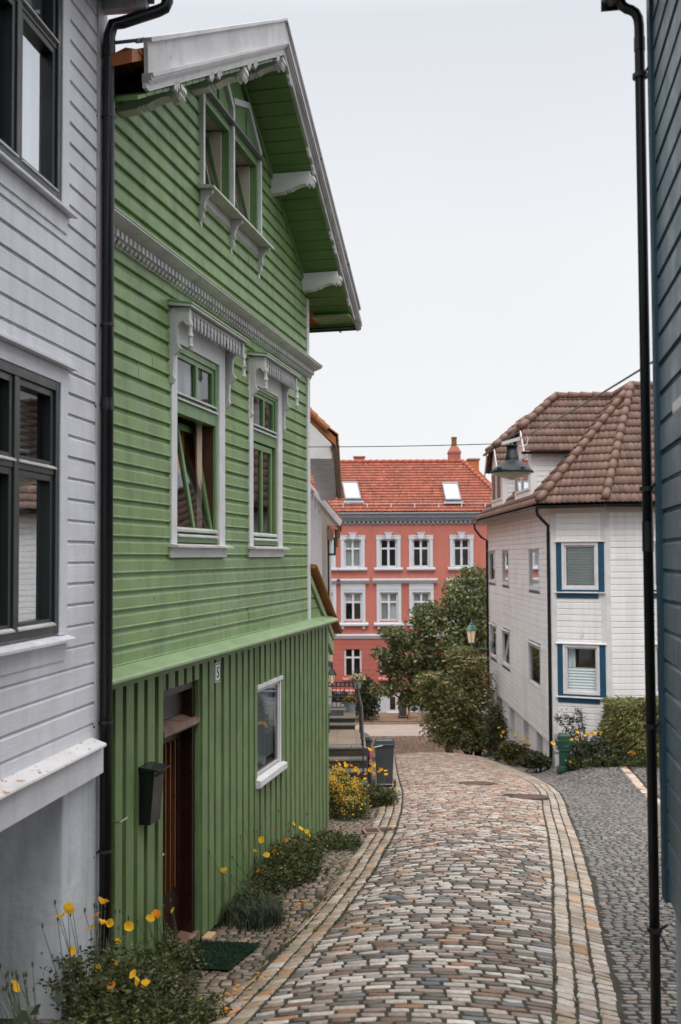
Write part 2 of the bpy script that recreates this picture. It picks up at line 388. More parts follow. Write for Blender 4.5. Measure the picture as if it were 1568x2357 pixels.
farc = palette(nr, [(.42, .365, .33), (.34, .26, .215), (.315, .205, .155), (.18, .148, .128), (.24, .125, .08), (.14, .128, .125)], [25, 22, 22, 14, 11, 8], .13)
fw = S(11, 21, rows[:, 1]+rng.normal(0, 1.5, nr))[:, None]
pick = rng.random((nr, 1)) < fw
low = palette(nr, [(.17, .10, .065), (.21, .125, .08), (.14, .088, .062), (.20, .15, .115)], [3, 3, 3, 1], .15)  # brown setts, their colour darkened further for the shade beyond the crest
farc = np.where(rows[:, 1:2] > 40, low, farc)
stones('cobbled_road', rows[:, 0], rows[:, 1], rows[:, 2], rows[:, 3], rng.normal(0, .012, nr), np.where(pick, farc, near), M['sett'], .055, .009, .0035, .011)

# three courses of larger stones along both edges of the road
def course(fn, side, name):
    out = []
    for k in range(3):
        y = 5.0+.03*k
        while y < 37:
            ln = random.uniform(.105, .165)
            dx = float(fn(y+.1)-fn(y-.1))/.2; a = math.atan(dx)
            x = float(fn(y+ln/2))+side*((.072+.147*k)/math.cos(a)+.012)
            if not (side < 0 and k == 2 and 8.5 < y < 9.7) and not (side < 0 and 16.62 < y < 16.98):
                out.append((x, y+ln/2, .128, (ln-.018), -a))
            y += ln*math.cos(a)
    o = np.array(out); n = len(o)
    c = palette(n, [(.37, .335, .305), (.33, .28, .235), (.29, .24, .195), (.34, .20, .105), (.19, .175, .16), (.245, .19, .135)], [34, 26, 18, 5, 6, 11] if side > 0 else [10, 26, 24, 7, 6, 30], .1)
    stones(name, o[:, 0], o[:, 1], o[:, 2], o[:, 3], o[:, 4], c, M['sett'], .06, .011, .005, .02)
course(Lx, -1, 'road_border_stones'); course(Rx, 1, 'road_border_stones')

# pavement of small dark setts on the right, and the narrow one on the left
def pave(name, xa, xb, y0, y1, p, q, cols, pr, skip=None):
    out = []; y = y0
    while y < y1:
        a, b = xa(y), xb(y); x = a+random.uniform(0, q*.5)
        pp = p*random.uniform(.9, 1.1)
        while x < b:
            w = q*random.uniform(.82, 1.2)
            yy = y+.02*math.sin(.9*x+y*.7)+random.gauss(0, .006)
            if skip is None or not skip(x, yy): out.append((x+w/2, yy, w-.021, pp-.024))
            x += w
        y += pp
    o = np.array(out)
    stones(name, o[:, 0], o[:, 1], o[:, 2], o[:, 3], rng.normal(0, .05, len(o)), palette(len(o), cols, pr, .14), M['sett_small'], .05, .009, .0045, .02)
pave('small_sett_pavement', lambda y: float(Rx(y))+.462, lambda y: (min(.335*y+.15, 9.) if y > 6.9 else 2.25) if y < 27.9 else 6.2, 5.2, 36, .084, .112,
     [(.145, .138, .134), (.11, .107, .11), (.185, .175, .17), (.075, .072, .07), (.21, .15, .12)], [30, 24, 18, 14, 4],
     lambda x, y: abs((x-7.07)-.134*(y-27.07)) < .12 and 20 < y < 28)
ks = np.arange(20.2, 27.6, .26)
stones('pavement_kerb_strip', 7.07+.134*(ks-27.07), ks, np.full(len(ks), .20), np.full(len(ks), .24), -.133, palette(len(ks), [(.50, .42, .37), (.45, .33, .26)], [3, 2], .1), M['sett'], .06, .014, .006, .03)
pave('narrow_sett_pavement', lambda y: float(Gx(y))+.05 if y < 17.4 else -.7, lambda y: float(Lx(y))-.485, 5.6, 34, .105, .12,
     [(.165, .122, .092), (.20, .155, .12), (.13, .108, .092), (.18, .165, .15), (.095, .082, .066)], [26, 22, 20, 10, 14],
     lambda x, y: (y > 23.3 and x < .75) or (8.4 < y < 9.9 and x < -9))
# cross street at the bottom of the hill
def sheet(name, x0, x1, y0, y1, lift, m):
    xs_ = np.linspace(x0, x1, 40); ys_ = np.linspace(y0, y1, 8); X_, Y_ = np.meshgrid(xs_, ys_)
    i = np.arange(X_.size).reshape(X_.shape); q = np.stack([i[:-1, :-1], i[:-1, 1:], i[1:, 1:], i[1:, :-1]], -1).reshape(-1, 4)
    struct(np_mesh(name, np.stack([X_, Y_, gz(X_, Y_)+lift], -1).reshape(-1, 3), q, m))
sheet('cross_street', -40, 40, 52.8, 56.6, .012, M['asphalt'])
K = Fr((0, 56.6), 90, -1)
k = MB()
for i in range(60): k.box(K, -30+i*1., -30+i*1.+.985, -8.95, -8.73, -.16, 0)
struct(k.build('kerb', mat('kerb_granite', (.26, .20, .16), .8, .2, 4., None, 0, .3, 20.)))
sheet('sidewalk', -40, 40, 56.76, 60.2, .13, M['walk'])

# iron covers and the gutter grate
def cover(px, py, r, label):
    x, y = px, py; z = float(gz(x, y))
    sl = -.125
    t = thing('manhole_cover', (x, y, z), label, 'manhole cover', 'iron covers in the cobbled road')
    def tilt(mb): mb.v = [(a, b, c+sl*(b-y)) for a, b, c in mb.v]; return mb
    fr = MB(); n = 40
    fr.lathe((x, y, z), [(r+.05, -.05), (r+.05, .006), (r, .010), (r-.004, -.01), (r-.02, -.05)], n); tilt(fr).build('rim', M['rust'], t)
    c = MB(); c.lathe((x, y, z), [(r-.012, -.05), (r-.012, .004)], n)
    for i in range(-6, 7):
        for j in range(-6, 7):
            a, b = i*r/7, j*r/7
            if math.hypot(a, b) < r*.9: c.lathe((x+a, y+b, z), [(.028, .004), (.02, .011)], 6)
    tilt(c).build('plate', M['rust'], t)
cover(3.66, 21.4, .40, 'rusty round studded manhole cover touching the triple row of pale border stones')
cover(3.0, 24.0, .37, 'farther rusty round manhole cover in the middle of the cobbled road')
gx, gy = .60, 16.8; gzv = float(gz(gx, gy))
t = thing('drain_grate', (gx, gy, gzv), 'rusty slotted gutter grate set between the border stones near the yellow shrub', 'drain')
A = Fr((gx-.24, gy-.16), 80, -1)
fm = MB(); sl = MB()
for (a, b, c, d) in ((0, .5, 0, .035), (0, .5, .285, .32), (0, .035, .035, .285), (.465, .5, .035, .285), (.235, .265, .035, .285)): fm.box(A, a, b, gzv-.04, gzv+.012, c, d)
for i in range(5): sl.box(A, .035, .235, gzv-.03, gzv+.006, .06+i*.045, .078+i*.045); sl.box(A, .265, .465, gzv-.03, gzv+.006, .06+i*.045, .078+i*.045)
fm.build('frame', M['grate'], t); sl.build('bar', M['rust'], t)
pit = MB().box(A, .03, .47, gzv-.06, gzv-.035, .03, .29); pit.build('sump', M['ink'], t)
# ------------------------------------------------------------------ building kit
def grooved(l, h, dh, p): return [(-.02, h), (l, h+dh), (l-.003, h+.80*p), (l-.018, h+.90*p), (l-.012, h+.93*p), (l-.012, h+.95*p), (l-.020, h+p), (-.02, h+p)]
def nosed(l, h, dh, p): return [(-.02, h), (l-.006, h+dh), (l+.002, h+.04*p), (l+.002, h+.09*p), (l-.005, h+.14*p), (l-.006, h+.66*p), (l-.026, h+.86*p), (l-.028, h+p), (-.02, h+p)]
def clap(mb, fr, ta, tb, h0, h1, p, openings=(), lip=.026, split=1.5, prof=grooved):
    """overlapping horizontal boards; ta/tb give the wall's edges at a height"""
    n = int(round((h1-h0)/p)); p = (h1-h0)/n
    for i in range(n):
        h = h0+i*p; hc = h+p/2
        a, b = ta(hc), tb(hc)
        if b-a < .08: continue
        iv = [(a, b, True, True)]
        for (ua, ub, va, vb) in openings:
            if va < hc < vb:
                nv = []
                for (q, r, fq, fr_) in iv:
                    if ub <= q or ua >= r: nv.append((q, r, fq, fr_)); continue
                    if ua > q: nv.append((q, ua, fq, False))
                    if ub < r: nv.append((ub, r, False, fr_))
                iv = nv
        for (q, r, fq, fr_) in iv:
            cuts = [q]
            if r-q > 1.3 and split and random.random() < .8: cuts.append(q+(r-q)*random.uniform(.25, .75))
            cuts.append(r)
            for c0, c1, e0, e1 in zip(cuts[:-1], cuts[1:], [fq]+[False]*9, [False]*(len(cuts)-2)+[fr_]):
                j = random.gauss(0, .0016); l = lip+j; dh = random.gauss(0, .0015)
                pr = prof(l, h, dh, p)
                A = [fr(ta(hh) if e0 else c0+(.0015 if c0 != q else 0), hh, o) for o, hh in pr]
                B = [fr(tb(hh) if e1 else c1-(.0015 if c1 != r else 0), hh, o) for o, hh in pr]
                mb.loft(A, B)
    return mb
def room(name, fr, t0, t1, h0, h1, o0, depth, m, parent):
    a, b = o0, o0-depth; mb = MB()
    P = lambda t, h, o: fr(t, h, o)
    mb.poly(P(t0, h0, a), P(t1, h0, a), P(t1, h0, b), P(t0, h0, b)); mb.poly(P(t0, h1, a), P(t1, h1, a), P(t1, h1, b), P(t0, h1, b))
    mb.poly(P(t0, h0, a), P(t0, h1, a), P(t0, h1, b), P(t0, h0, b)); mb.poly(P(t1, h0, a), P(t1, h1, a), P(t1, h1, b), P(t1, h0, b))
    mb.poly(P(t0, h0, b), P(t1, h0, b), P(t1, h1, b), P(t0, h1, b))
    return mb.build(name, m, parent)
def ring(mb, fr, t0, t1, h0, h1, w, o0, o1, wb=None, wt=None):
    wb = w if wb is None else wb; wt = w if wt is None else wt
    mb.box(fr, t0, t0+w, h0, h1, o0, o1); mb.box(fr, t1-w, t1, h0, h1, o0, o1)
    mb.box(fr, t0+w, t1-w, h0, h0+wb, o0, o1-.001); mb.box(fr, t0+w, t1-w, h1-wt, h1, o0, o1-.001)
    return mb
def curtain(name, fr, t0, t1, h0, h1, o, m, parent, folds=8, amp=.03):
    n = folds*4; top = []; mb = MB(); ph = random.uniform(0, 6)
    for i in range(n):
        q = [(t0+(t1-t0)*k/n, o+amp*math.sin(ph+k/n*folds*6.28)+amp*.4*math.sin(2.3*k/n*folds*6.28)) for k in (i, i+1)]
        mb.poly(fr(q[0][0], h0, q[0][1]), fr(q[1][0], h0, q[1][1]), fr(q[1][0], h1, q[1][1]), fr(q[0][0], h1, q[0][1]))
    return mb.build(name, m, parent, True)
def pane(mb, fr, t0, t1, h0, h1, o, inward=0.):
    return mb.poly(fr(t0, h0, o), fr(t1, h0, o), fr(t1, h1, o-inward), fr(t0, h1, o-inward))

# ------------------------------------------------------------------ green house
G = GF
ap_t, ap_h, sl = 11.94, 6.32, .54
roofline = lambda t: ap_h-sl*abs(t-ap_t)
gh = thing('green_house', G(12, -4, 0), 'tall green timber house with white trimmed gable and carved window hoods, house number 5', 'house')
tG = 7.98
W1 = (9.90, 11.22, .10, 2.2); W2 = (12.48, 13.68, .10, 2.15); WA = (10.60, 12.84, 3.92, 5.75)
tL, tR = 8.2, 15.30
def gl(h): return max(tL, ap_t-(ap_h-.47-h)/sl) if h > 3.6 else tL
def gr_(h): return min(tR, ap_t+(ap_h-.47-h)/sl) if h > 3.6 else tR
mb = MB()
clap(mb, G, gl, gr_, -.93, 2.72, .159, [W1, W2], .034, prof=nosed)
clap(mb, G, gl, gr_, 2.92, 5.86, .163, [WA], .034, prof=nosed)
mb.build('clapboard_wall', M['green'], gh)
mb = MB()                                             # the rest of the shell: sides and back
for t in (tL, tR):
    mb.poly(G(t, -4.6, -.02), G(t, -4.6, -8), G(t, 3.95, -8), G(t, 3.95, -.02))
mb.poly(G(tL, -4.6, -8), G(tR, -4.6, -8), G(tR, 3.95, -8), G(ap_t, 5.9, -8), G(tL, 3.95, -8))
mb.build('side_wall', M['green'], gh)
# lower storey of vertical boards
def ground_h(t): p = G(t, 0, .05); return float(gz(p[0], p[1]))
DT = (9.55, 10.51)
LW = (12.64, 13.76, -2.78, -1.60)
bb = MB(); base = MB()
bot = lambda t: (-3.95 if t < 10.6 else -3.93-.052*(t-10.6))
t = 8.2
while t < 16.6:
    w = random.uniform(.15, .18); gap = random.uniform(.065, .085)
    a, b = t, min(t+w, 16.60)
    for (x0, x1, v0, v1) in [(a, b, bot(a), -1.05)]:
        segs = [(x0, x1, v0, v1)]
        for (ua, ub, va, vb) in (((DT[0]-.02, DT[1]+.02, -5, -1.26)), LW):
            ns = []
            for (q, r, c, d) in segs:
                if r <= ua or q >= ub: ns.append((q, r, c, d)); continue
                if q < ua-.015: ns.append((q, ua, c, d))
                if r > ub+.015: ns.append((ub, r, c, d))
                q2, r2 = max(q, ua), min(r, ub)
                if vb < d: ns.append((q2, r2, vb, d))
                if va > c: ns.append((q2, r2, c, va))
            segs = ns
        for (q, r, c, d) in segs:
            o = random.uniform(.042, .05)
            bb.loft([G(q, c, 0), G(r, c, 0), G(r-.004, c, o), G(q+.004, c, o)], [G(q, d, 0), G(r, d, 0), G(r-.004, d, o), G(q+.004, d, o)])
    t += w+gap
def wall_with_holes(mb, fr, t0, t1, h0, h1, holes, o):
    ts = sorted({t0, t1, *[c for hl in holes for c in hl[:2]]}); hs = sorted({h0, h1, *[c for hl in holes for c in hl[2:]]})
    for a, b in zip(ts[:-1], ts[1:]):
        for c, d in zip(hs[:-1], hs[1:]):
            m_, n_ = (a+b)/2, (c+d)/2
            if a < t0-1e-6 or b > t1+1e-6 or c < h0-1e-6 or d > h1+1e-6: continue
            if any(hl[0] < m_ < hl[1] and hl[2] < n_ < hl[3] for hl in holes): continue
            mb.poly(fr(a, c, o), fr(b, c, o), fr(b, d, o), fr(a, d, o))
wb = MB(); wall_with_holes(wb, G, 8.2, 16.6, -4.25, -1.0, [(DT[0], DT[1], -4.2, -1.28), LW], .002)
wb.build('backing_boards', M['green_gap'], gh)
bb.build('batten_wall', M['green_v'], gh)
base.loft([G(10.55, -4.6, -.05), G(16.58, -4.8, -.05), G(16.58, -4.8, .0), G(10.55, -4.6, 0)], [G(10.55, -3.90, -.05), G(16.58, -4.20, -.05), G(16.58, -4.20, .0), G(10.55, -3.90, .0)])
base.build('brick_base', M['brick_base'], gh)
# projecting ledge between the storeys
MB().run(G, tG, 16.64, [(0, -.93), (.03, -.925), (.19, -.985), (.205, -1.0), (.205, -1.02), (.19, -1.035), (.16, -1.03), (.05, -1.06), (0, -1.06)]).build('ledge', M['green_pale'], gh)
MB().run(G, tG, 16.60, [(.036, -1.062), (.07, -1.062), (.07, -1.10), (.036, -1.10)]).build('ledge_batten', M['green_v'], gh)
# cornice with its comb of small dentils
cn = MB().run(G, tG, 15.50, [(0, 2.90), (.20, 2.862), (.22, 2.85), (.22, 2.835), (.17, 2.81), (.10, 2.785), (.085, 2.73), (.05, 2.72), (.05, 2.665), (0, 2.66)]).build('cornice', M['white_worn'], gh)
d = MB(); t = 8.0
while t < 15.45:
    d.box(G, t, t+.05, 2.715, 2.775, .07, .118); d.box(G, t+.01, t+.04, 2.672, 2.715, .05, .085); t += .092
d.box(G, 8.0, 15.45, 2.70, 2.73, .045, .078)
d.build('dentil', M['white_worn'], cn)
MB().run(G, tG, 15.52, [(0, 2.925), (.03, 2.92), (.225, 2.872), (.225, 2.852), (.2, 2.864), (0, 2.902)]).build('flashing', M['green_pale'], cn)
MB().box(G, 15.28, 15.43, -.93, 2.70, -.1, .05).build('corner_board', M['white_trim'], gh)
MB().box(G, 15.30, 15.43, 2.90, 3.86, -.1, .04).build('corner_board', M['white_trim'], gh)
# roof: two slopes, bargeboards, soffit boards, purlin ends, gutter
tl, tr_ = 7.55, 16.45
rf = MB()
for a, b in ((ap_t, tr_), (tl, ap_t)):
    Q4 = [(a, roofline(a)-.03), (b, roofline(b)-.03), (b, roofline(b)-.13), (a, roofline(a)-.13)]
    rf.loft([G(t, h, .56) for t, h in Q4], [G(t, h-.9, -9) for t, h in Q4])
roof = rf.build('roof', M['tile_orange'], gh)
for sgn, end in ((1, tr_), (-1, 7.74)):
    bgr = MB()
    def strip(lo, hi, o0, o1, e=end, a=ap_t):
        cut = 3.70
        tlo = a+sgn*(ap_h+lo-cut)/sl
        if abs(tlo-a) < abs(e-a): P = [(a, roofline(a)+hi), (e, roofline(e)+hi), (e, max(cut, roofline(e)+lo)), (tlo, cut), (a, roofline(a)+lo)]
        else: P = [(a, roofline(a)+hi), (e, roofline(e)+hi), (e-.02*sgn, roofline(e)+lo), (a, roofline(a)+lo)]
        bgr.prism(G, P, o0, o1)
    strip(-.235, .02, .575, .61); strip(.021, .05, .50, .64)
    b = bgr.build('bargeboard', M['white_worn'], gh)
    bgr = MB(); strip(-.262, -.237, .56, .655); strip(-.288, -.264, .56, .64); strip(-.31, -.29, .56, .622); strip(-.39, -.312, .568, .60)
    L_ = abs(end-ap_t)
    for q in (.06, .30, .36, .62, .68, .92):          # small carved drops under the board
        tt = ap_t+sgn*L_*q*.9; hh = roofline(tt)-.39
        for k in range(3):
            t2 = tt+sgn*(k*.045); h2 = roofline(t2)-.39
            bgr.prism(G, [(t2-.018, h2+.02), (t2+.018, h2+.02), (t2+.018, h2-.03-.02*(k % 2)), (t2, h2-.055-.02*(k % 2)), (t2-.018, h2-.03-.02*(k % 2))], .568, .60)
    bgr.build('moulding', M['white_worn'], b)
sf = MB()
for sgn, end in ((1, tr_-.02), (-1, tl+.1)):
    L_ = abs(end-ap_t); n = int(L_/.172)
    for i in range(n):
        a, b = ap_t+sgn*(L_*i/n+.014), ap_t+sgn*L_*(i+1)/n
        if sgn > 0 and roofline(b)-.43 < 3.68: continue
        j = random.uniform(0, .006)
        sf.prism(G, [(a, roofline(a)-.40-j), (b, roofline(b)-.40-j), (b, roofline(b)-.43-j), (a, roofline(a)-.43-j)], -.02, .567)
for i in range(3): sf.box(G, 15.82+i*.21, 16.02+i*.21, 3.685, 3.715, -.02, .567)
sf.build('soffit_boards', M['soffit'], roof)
fr_ = MB()                                            # frieze board where soffit meets wall
for sgn, end in ((1, 15.28), (-1, 8.3)):
    fr_.prism(G, [(ap_t, roofline(ap_t)-.42), (end, roofline(end)-.42), (end, roofline(end)-.53), (ap_t, roofline(ap_t)-.53)], 0, .045)
fr_.build('frieze_board', M['green_trim'], gh)
def purlin(t, h, m):
    mb = MB()
    out = [(0, h), (.60, h), (.61, h-.05), (.585, h-.075), (.60, h-.10), (.57, h-.135), (.545, h-.10), (.515, h-.135), (.49, h-.10), (.42, h-.105), (.34, h-.13), (.28, h-.165), (.255, h-.15), (.245, h-.175), (.22, h-.16), (.20, h-.185), (0, h-.20)]
    mb.run(G, t-.065, t+.065, out); mb.run(G, t-.045, t+.045, [(0, h+.001), (.55, h+.001), (.55, h+.075), (0, h+.075)])
    return mb.build('purlin_bracket', m, gh, False, .006)
for t in (15.12, 13.46, 10.42, 8.58): purlin(t, roofline(t)-(.50 if t > 12 else .43), M['white_peel'] if t < 9 else M['white_trim'])
purlin(ap_t, roofline(ap_t)-.44, M['white_trim'])
def gutter(mb, pts, r=.065, n=8):
    for p, q in zip(pts[:-1], pts[1:]):
        A = []; B = []
        d = Vector(q)-Vector(p); s = d.cross(Vector((0, 0, 1))).normalized()
        for i in range(n+1):
            a = math.pi+math.pi*i/n
            off = s*math.cos(a)*r+Vector((0, 0, math.sin(a)*r)); A.append(tuple(Vector(p)+off)); B.append(tuple(Vector(q)+off))
        for i in range(n, -1, -1):
            a = math.pi+math.pi*i/n
            off = s*math.cos(a)*(r-.006)+Vector((0, 0, math.sin(a)*(r-.006))); A.append(tuple(Vector(p)+off)); B.append(tuple(Vector(q)+off))
        mb.loft(A, B)
    return mb
gt = gutter(MB(), [G(tr_+.04, 3.66, .62), G(tr_+.04, 3.62, -8)])
for o in (.3, -.4, -1.1): gt.box(G, tr_-.04, tr_+.11, 3.585, 3.60, o, o-.03)
gt.build('gutter', M['black'], gh)
ev = MB().prism(G, [(tr_-.02, roofline(tr_)-.13), (tr_, roofline(tr_)-.13), (tr_, 3.62), (tr_-.02, 3.62)], .56, -8); ev.build('eave_board', M['green_trim'], gh)
# open left eave with slipped tiles
br = MB()
for i, (t, h, o) in enumerate(((7.82, 3.98, .45), (7.80, 3.95, .30), (7.86, 4.0, .16))):
    br.run(G, t-.14, t+.16, [(o-.13, h-.02), (o, h+.03), (o+.12, h), (o+.12, h-.02), (o, h+.01), (o-.13, h-.04)])
br.build('loose_tile', M['tile_orange'], roof)
MB().prism(G, [(7.66, 4.06), (7.80, 4.14), (7.80, 4.11), (7.66, 4.03)], .56, .05).build('lead_flap', M['lead'], roof)
MB().prism(G, [(7.74, 3.62), (8.6, 4.08), (8.6, 4.42), (7.74, 3.95)], .0, .03).build('eave_shade_board', M['eave_dark'], roof)  # dark board added for the shade inside the open eave

# --- the two carved windows of the first floor
def carved_window(t0, t1, hood0, hood1, is_open):
    h0, h1, sill0, sill1 = .13, 2.13, t0-.20, t1+.26
    w = MB()
    w.box(G, t0-.15, t0, h0, 2.44, 0, .045); w.box(G, t1, t1+.20, h0, 2.44, 0, .045); w.box(G, t0, t1, h1, 2.44, 0, .044)
    wn = w.build('window', M['white_trim'], gh, False, .003)
    s = MB().box(G, sill0+.03, sill1-.03, 0, .10, .0, .052)
    s.build('sill_apron', M['white_trim'], wn)
    s = MB().run(G, sill0, sill1, [(0, .14), (.13, .118), (.13, .098), (0, .102)]); s.build('sill', M['white_peel'], wn)
    f = ring(MB(), G, t0, t1, h0+.02, h1, .06, -.07, .02, .09, .07)
    f.box(G, t0+.06, t1-.06, 1.44, 1.58, -.07, .018)
    f.build('frame', M['green_trim'], wn, False, .003)
    for pf in ([(.018, 1.60), (.045, 1.585), (.045, 1.57), (.018, 1.575)], [(.0, 1.665), (.03, 1.65), (.03, 1.63), (0, 1.64)], [(.018, .235), (.06, .22), (.06, .205), (.018, .21)], [(.018, .30), (.035, .285), (.035, .26), (.018, .27)]):
        MB().run(G, t0+.03, t1-.03, pf).build('drip_bar', M['white_worn'], wn)
    mid = (t0+t1)/2+.02
    sa = ring(MB(), G, t0+.065, t1-.065, 1.60, h1-.07, .05, -.045, .0); sa.box(G, mid-.03, mid+.03, 1.65, h1-.12, -.045, .006)
    sa.build('top_sash', M['green_trim'], wn, False, .003)
    gl_ = MB(); pane(gl_, G, t0+.11, t1-.11, 1.64, h1-.11, -.025); gl_.build('pane', M['glass'], wn)
    curtain('net_curtain', G, t0+.05, t1-.05, 1.55, h1, -.16, M['curtain_white'], wn, 5, .012)
    # lower sash, tipped inward when open
    lean = .20 if is_open else 0.; hb, ht = .25, 1.42
    sash = MB(); a, b = t0+.065, (t1-.065 if is_open else t1-.16)
    def mem(x0, x1, v0, v1):
        oo = lambda v: -.045-lean*(v-hb)/(ht-hb)
        sash.loft([G(x0, v0, oo(v0)), G(x1, v0, oo(v0)), G(x1, v0, oo(v0)+.045), G(x0, v0, oo(v0)+.045)], [G(x0, v1, oo(v1)), G(x1, v1, oo(v1)), G(x1, v1, oo(v1)+.045), G(x0, v1, oo(v1)+.045)])
    m2 = (a+b)/2
    mem(a, a+.06, hb, ht); mem(b-.06, b, hb, ht); mem(m2-.03, m2+.03, hb+.06, ht-.07); mem(a+.06, b-.06, hb, hb+.06); mem(a+.06, b-.06, ht-.07, ht)
    sash.build('lower_sash', M['green_trim'], wn, False, .003)
    gl_ = MB(); gl_.poly(G(a+.05, hb+.05, -.025), G(b-.05, hb+.05, -.025), G(b-.05, ht-.06, -.025-lean*.96), G(a+.05, ht-.06, -.025-lean*.96)); gl_.build('pane', M['glass'], wn)
    if not is_open: MB().box(G, t1-.155, t1-.06, .25, 1.44, -.06, -.02).build('side_post', M['wood_frame'], wn)
    else: MB().box(G, t1-.075, t1-.06, .25, 1.44, -.16, -.01).build('side_post', M['wood_frame'], wn)
    room('window_recess', G, t0-.02, t1+.02, .12, 2.14, -.07, 1.1, M['room'], wn)
    if is_open:
        curtain('curtain', G, t0+.02, t1-.30, .25, 1.46, -.36, M['curtain_brown'], wn, 5, .05); curtain('curtain', G, t1-.30, t1-.04, .25, 1.46, -.13, M['curtain_cream'], wn, 3, .02)
        curtain('curtain', G, t0+.02, t1-.22, .9, 1.46, -.29, M['curtain_orange'], wn, 5, .03)
    else: curtain('curtain', G, t0+.02, t1-.03, .2, 1.46, -.30, M['curtain_brown'], wn, 7, .03)
    # hood on scrolled brackets with a fringe of pendants
    hd = MB().run(G, hood0-.04, hood1+.05, [(0, 2.50), (.27, 2.455), (.27, 2.43), (0, 2.46)]); hood = hd.build('hood', M['white_worn'], wn)
    MB().run(G, hood0-.05, hood1+.06, [(0, 2.516), (.275, 2.471), (.28, 2.455), (.27, 2.458), (0, 2.503)]).build('hood_flashing', M['green_pale'], wn)
    for tt in (hood0, hood1-.055):
        sc = [(.0, 2.43), (.235, 2.43), (.235, 2.27), (.215, 2.25), (.19, 2.27), (.17, 2.30), (.13, 2.285), (.11, 2.24), (.105, 2.10), (.125, 2.06), (.145, 2.03), (.12, 2.0), (.075, 1.97), (.065, 1.78), (.08, 1.74), (.06, 1.70), (.02, 1.685), (0, 1.70)]
        k = MB().run(G, tt, tt+.055, sc)
        c = G(tt+.0275, 0, .235)
        k.lathe((c[0], c[1], 0), [(.02, 2.30), (.026, 2.26), (.018, 2.23), (.022, 2.18), (.032, 2.15), (.022, 2.13), (.022, 2.07), (.03, 2.05), (.018, 2.02), (.004, 2.0)], 8)
        k.build('hood_bracket', M['white_worn'], wn, False, .003)
    fg = MB().box(G, hood0+.02, hood1-.02, 2.395, 2.43, .19, .215)
    n = int((hood1-hood0-.1)/.105)
    for i in range(n):
        tt = hood0+.07+i*.105
        fg.prism(G, [(tt+.015, 2.40), (tt+.075, 2.40), (tt+.085, 2.36), (tt+.068, 2.33), (tt+.062, 2.285), (tt+.045, 2.25), (tt+.028, 2.285), (tt+.022, 2.33), (tt+.005, 2.36)], .192, .213)
    fg.build('pendant_fringe', M['white_worn'], wn)
    return wn
carved_window(9.90, 11.20, 9.72, 11.52, True)
carved_window(12.50, 13.66, 12.36, 13.93, False)

# --- attic window: two lights under pointed panels
aw = MB()
for t in (10.60, 11.64, 12.76): aw.box(G, t, t+.055, 3.95, 5.10 if t > 12 else 5.22, 0, .07)
aw.box(G, 10.60, 12.815, 3.93, 3.952, 0, .069)
win = aw.build('attic_window', M['white_trim'], gh, False, .003)
win_rail = None; tr2 = MB()
for (a, b) in (((12.815, 5.10), (12.30, 5.52)), ((12.30, 5.52), (11.69, 5.32)), ((11.69, 5.22), (11.22, 5.62))):
    dx, dy = b[0]-a[0], b[1]-a[1]; l = math.hypot(dx, dy); nx_, ny_ = -dy/l*.035, dx/l*.035
    tr2.prism(G, [(a[0]+nx_, a[1]+ny_), (b[0]+nx_, b[1]+ny_), (b[0]-nx_, b[1]-ny_), (a[0]-nx_, a[1]-ny_)], 0, .065)
tr2.build('pointed_trim', M['white_trim'], win)
pn = MB().prism(G, [(10.6, 5.0), (12.8, 5.0), (12.8, 5.12), (12.3, 5.52), (11.94, 5.75), (11.2, 5.42), (10.6, 5.1)], -.01, .022)
for t in (11.2, 12.27): pn.box(G, t, t+.03, 5.06, 5.42, .022, .04)
pn.build('gable_panel', M['green_trim'], win)
hb = MB().run(G, 10.60, 12.84, [(.02, 5.06), (.10, 5.04), (.10, 5.015), (.02, 5.02)]); hb.build('head_ledge', M['lead'], win)
fr2 = MB()
for a, b in ((10.655, 11.64), (11.695, 12.76)): ring(fr2, G, a, b, 3.95, 5.02, .055, -.06, .03, .05, .10)
fr2.build('frame', M['green_trim'], win)
for a, b in ((10.71, 11.585), (11.75, 12.705)):
    sash = MB(); lean = .20; v0, v1 = 4.0, 4.88
    oo = lambda v: -.05-lean*(v-v0)/(v1-v0)
    def mem(x0, x1, c, e): sash.loft([G(x0, c, oo(c)), G(x1, c, oo(c)), G(x1, c, oo(c)+.04), G(x0, c, oo(c)+.04)], [G(x0, e, oo(e)), G(x1, e, oo(e)), G(x1, e, oo(e)+.04), G(x0, e, oo(e)+.04)])
    m_ = (a+b)/2
    mem(a, a+.05, v0, v1); mem(b-.05, b, v0, v1); mem(m_-.02, m_+.02, v0, v1); mem(a+.05, b-.05, v0, v0+.05); mem(a+.05, b-.05, v1-.05, v1)
    sash.build('tipped_sash', M['green_trim'], win)
    q = MB(); q.poly(G(a+.04, v0+.04, oo(v0)+.02), G(b-.04, v0+.04, oo(v0)+.02), G(b-.04, v1-.04, oo(v1)+.02), G(a+.04, v1-.04, oo(v1)+.02)); q.build('pane', M['glass'], win)
    room('window_recess', G, a-.04, b+.04, 3.96, 4.94, -.06, .9, M['room'], win)
    MB().box(G, b-.03, b+.005, 4.0, 4.92, -.3, -.06).build('reveal', M['cream'], win)
    curtain('curtain', G, b-.26, b-.03, 4.0, 4.95, -.34, M['curtain_cream'], win, 3, .02)
sl_ = MB().run(G, 10.55, 12.90, [(0, 3.96), (.20, 3.925), (.20, 3.90), (0, 3.905)]); sill = sl_.build('sill', M['white_worn'], win)
ap = MB().box(G, 10.60, 12.85, 3.80, 3.90, 0, .035)
t = 10.62
while t < 12.8: ap.box(G, t, t+.018, 3.775, 3.80, .01, .03); t += .04
ap.build('sill_apron', M['white_worn'], win)
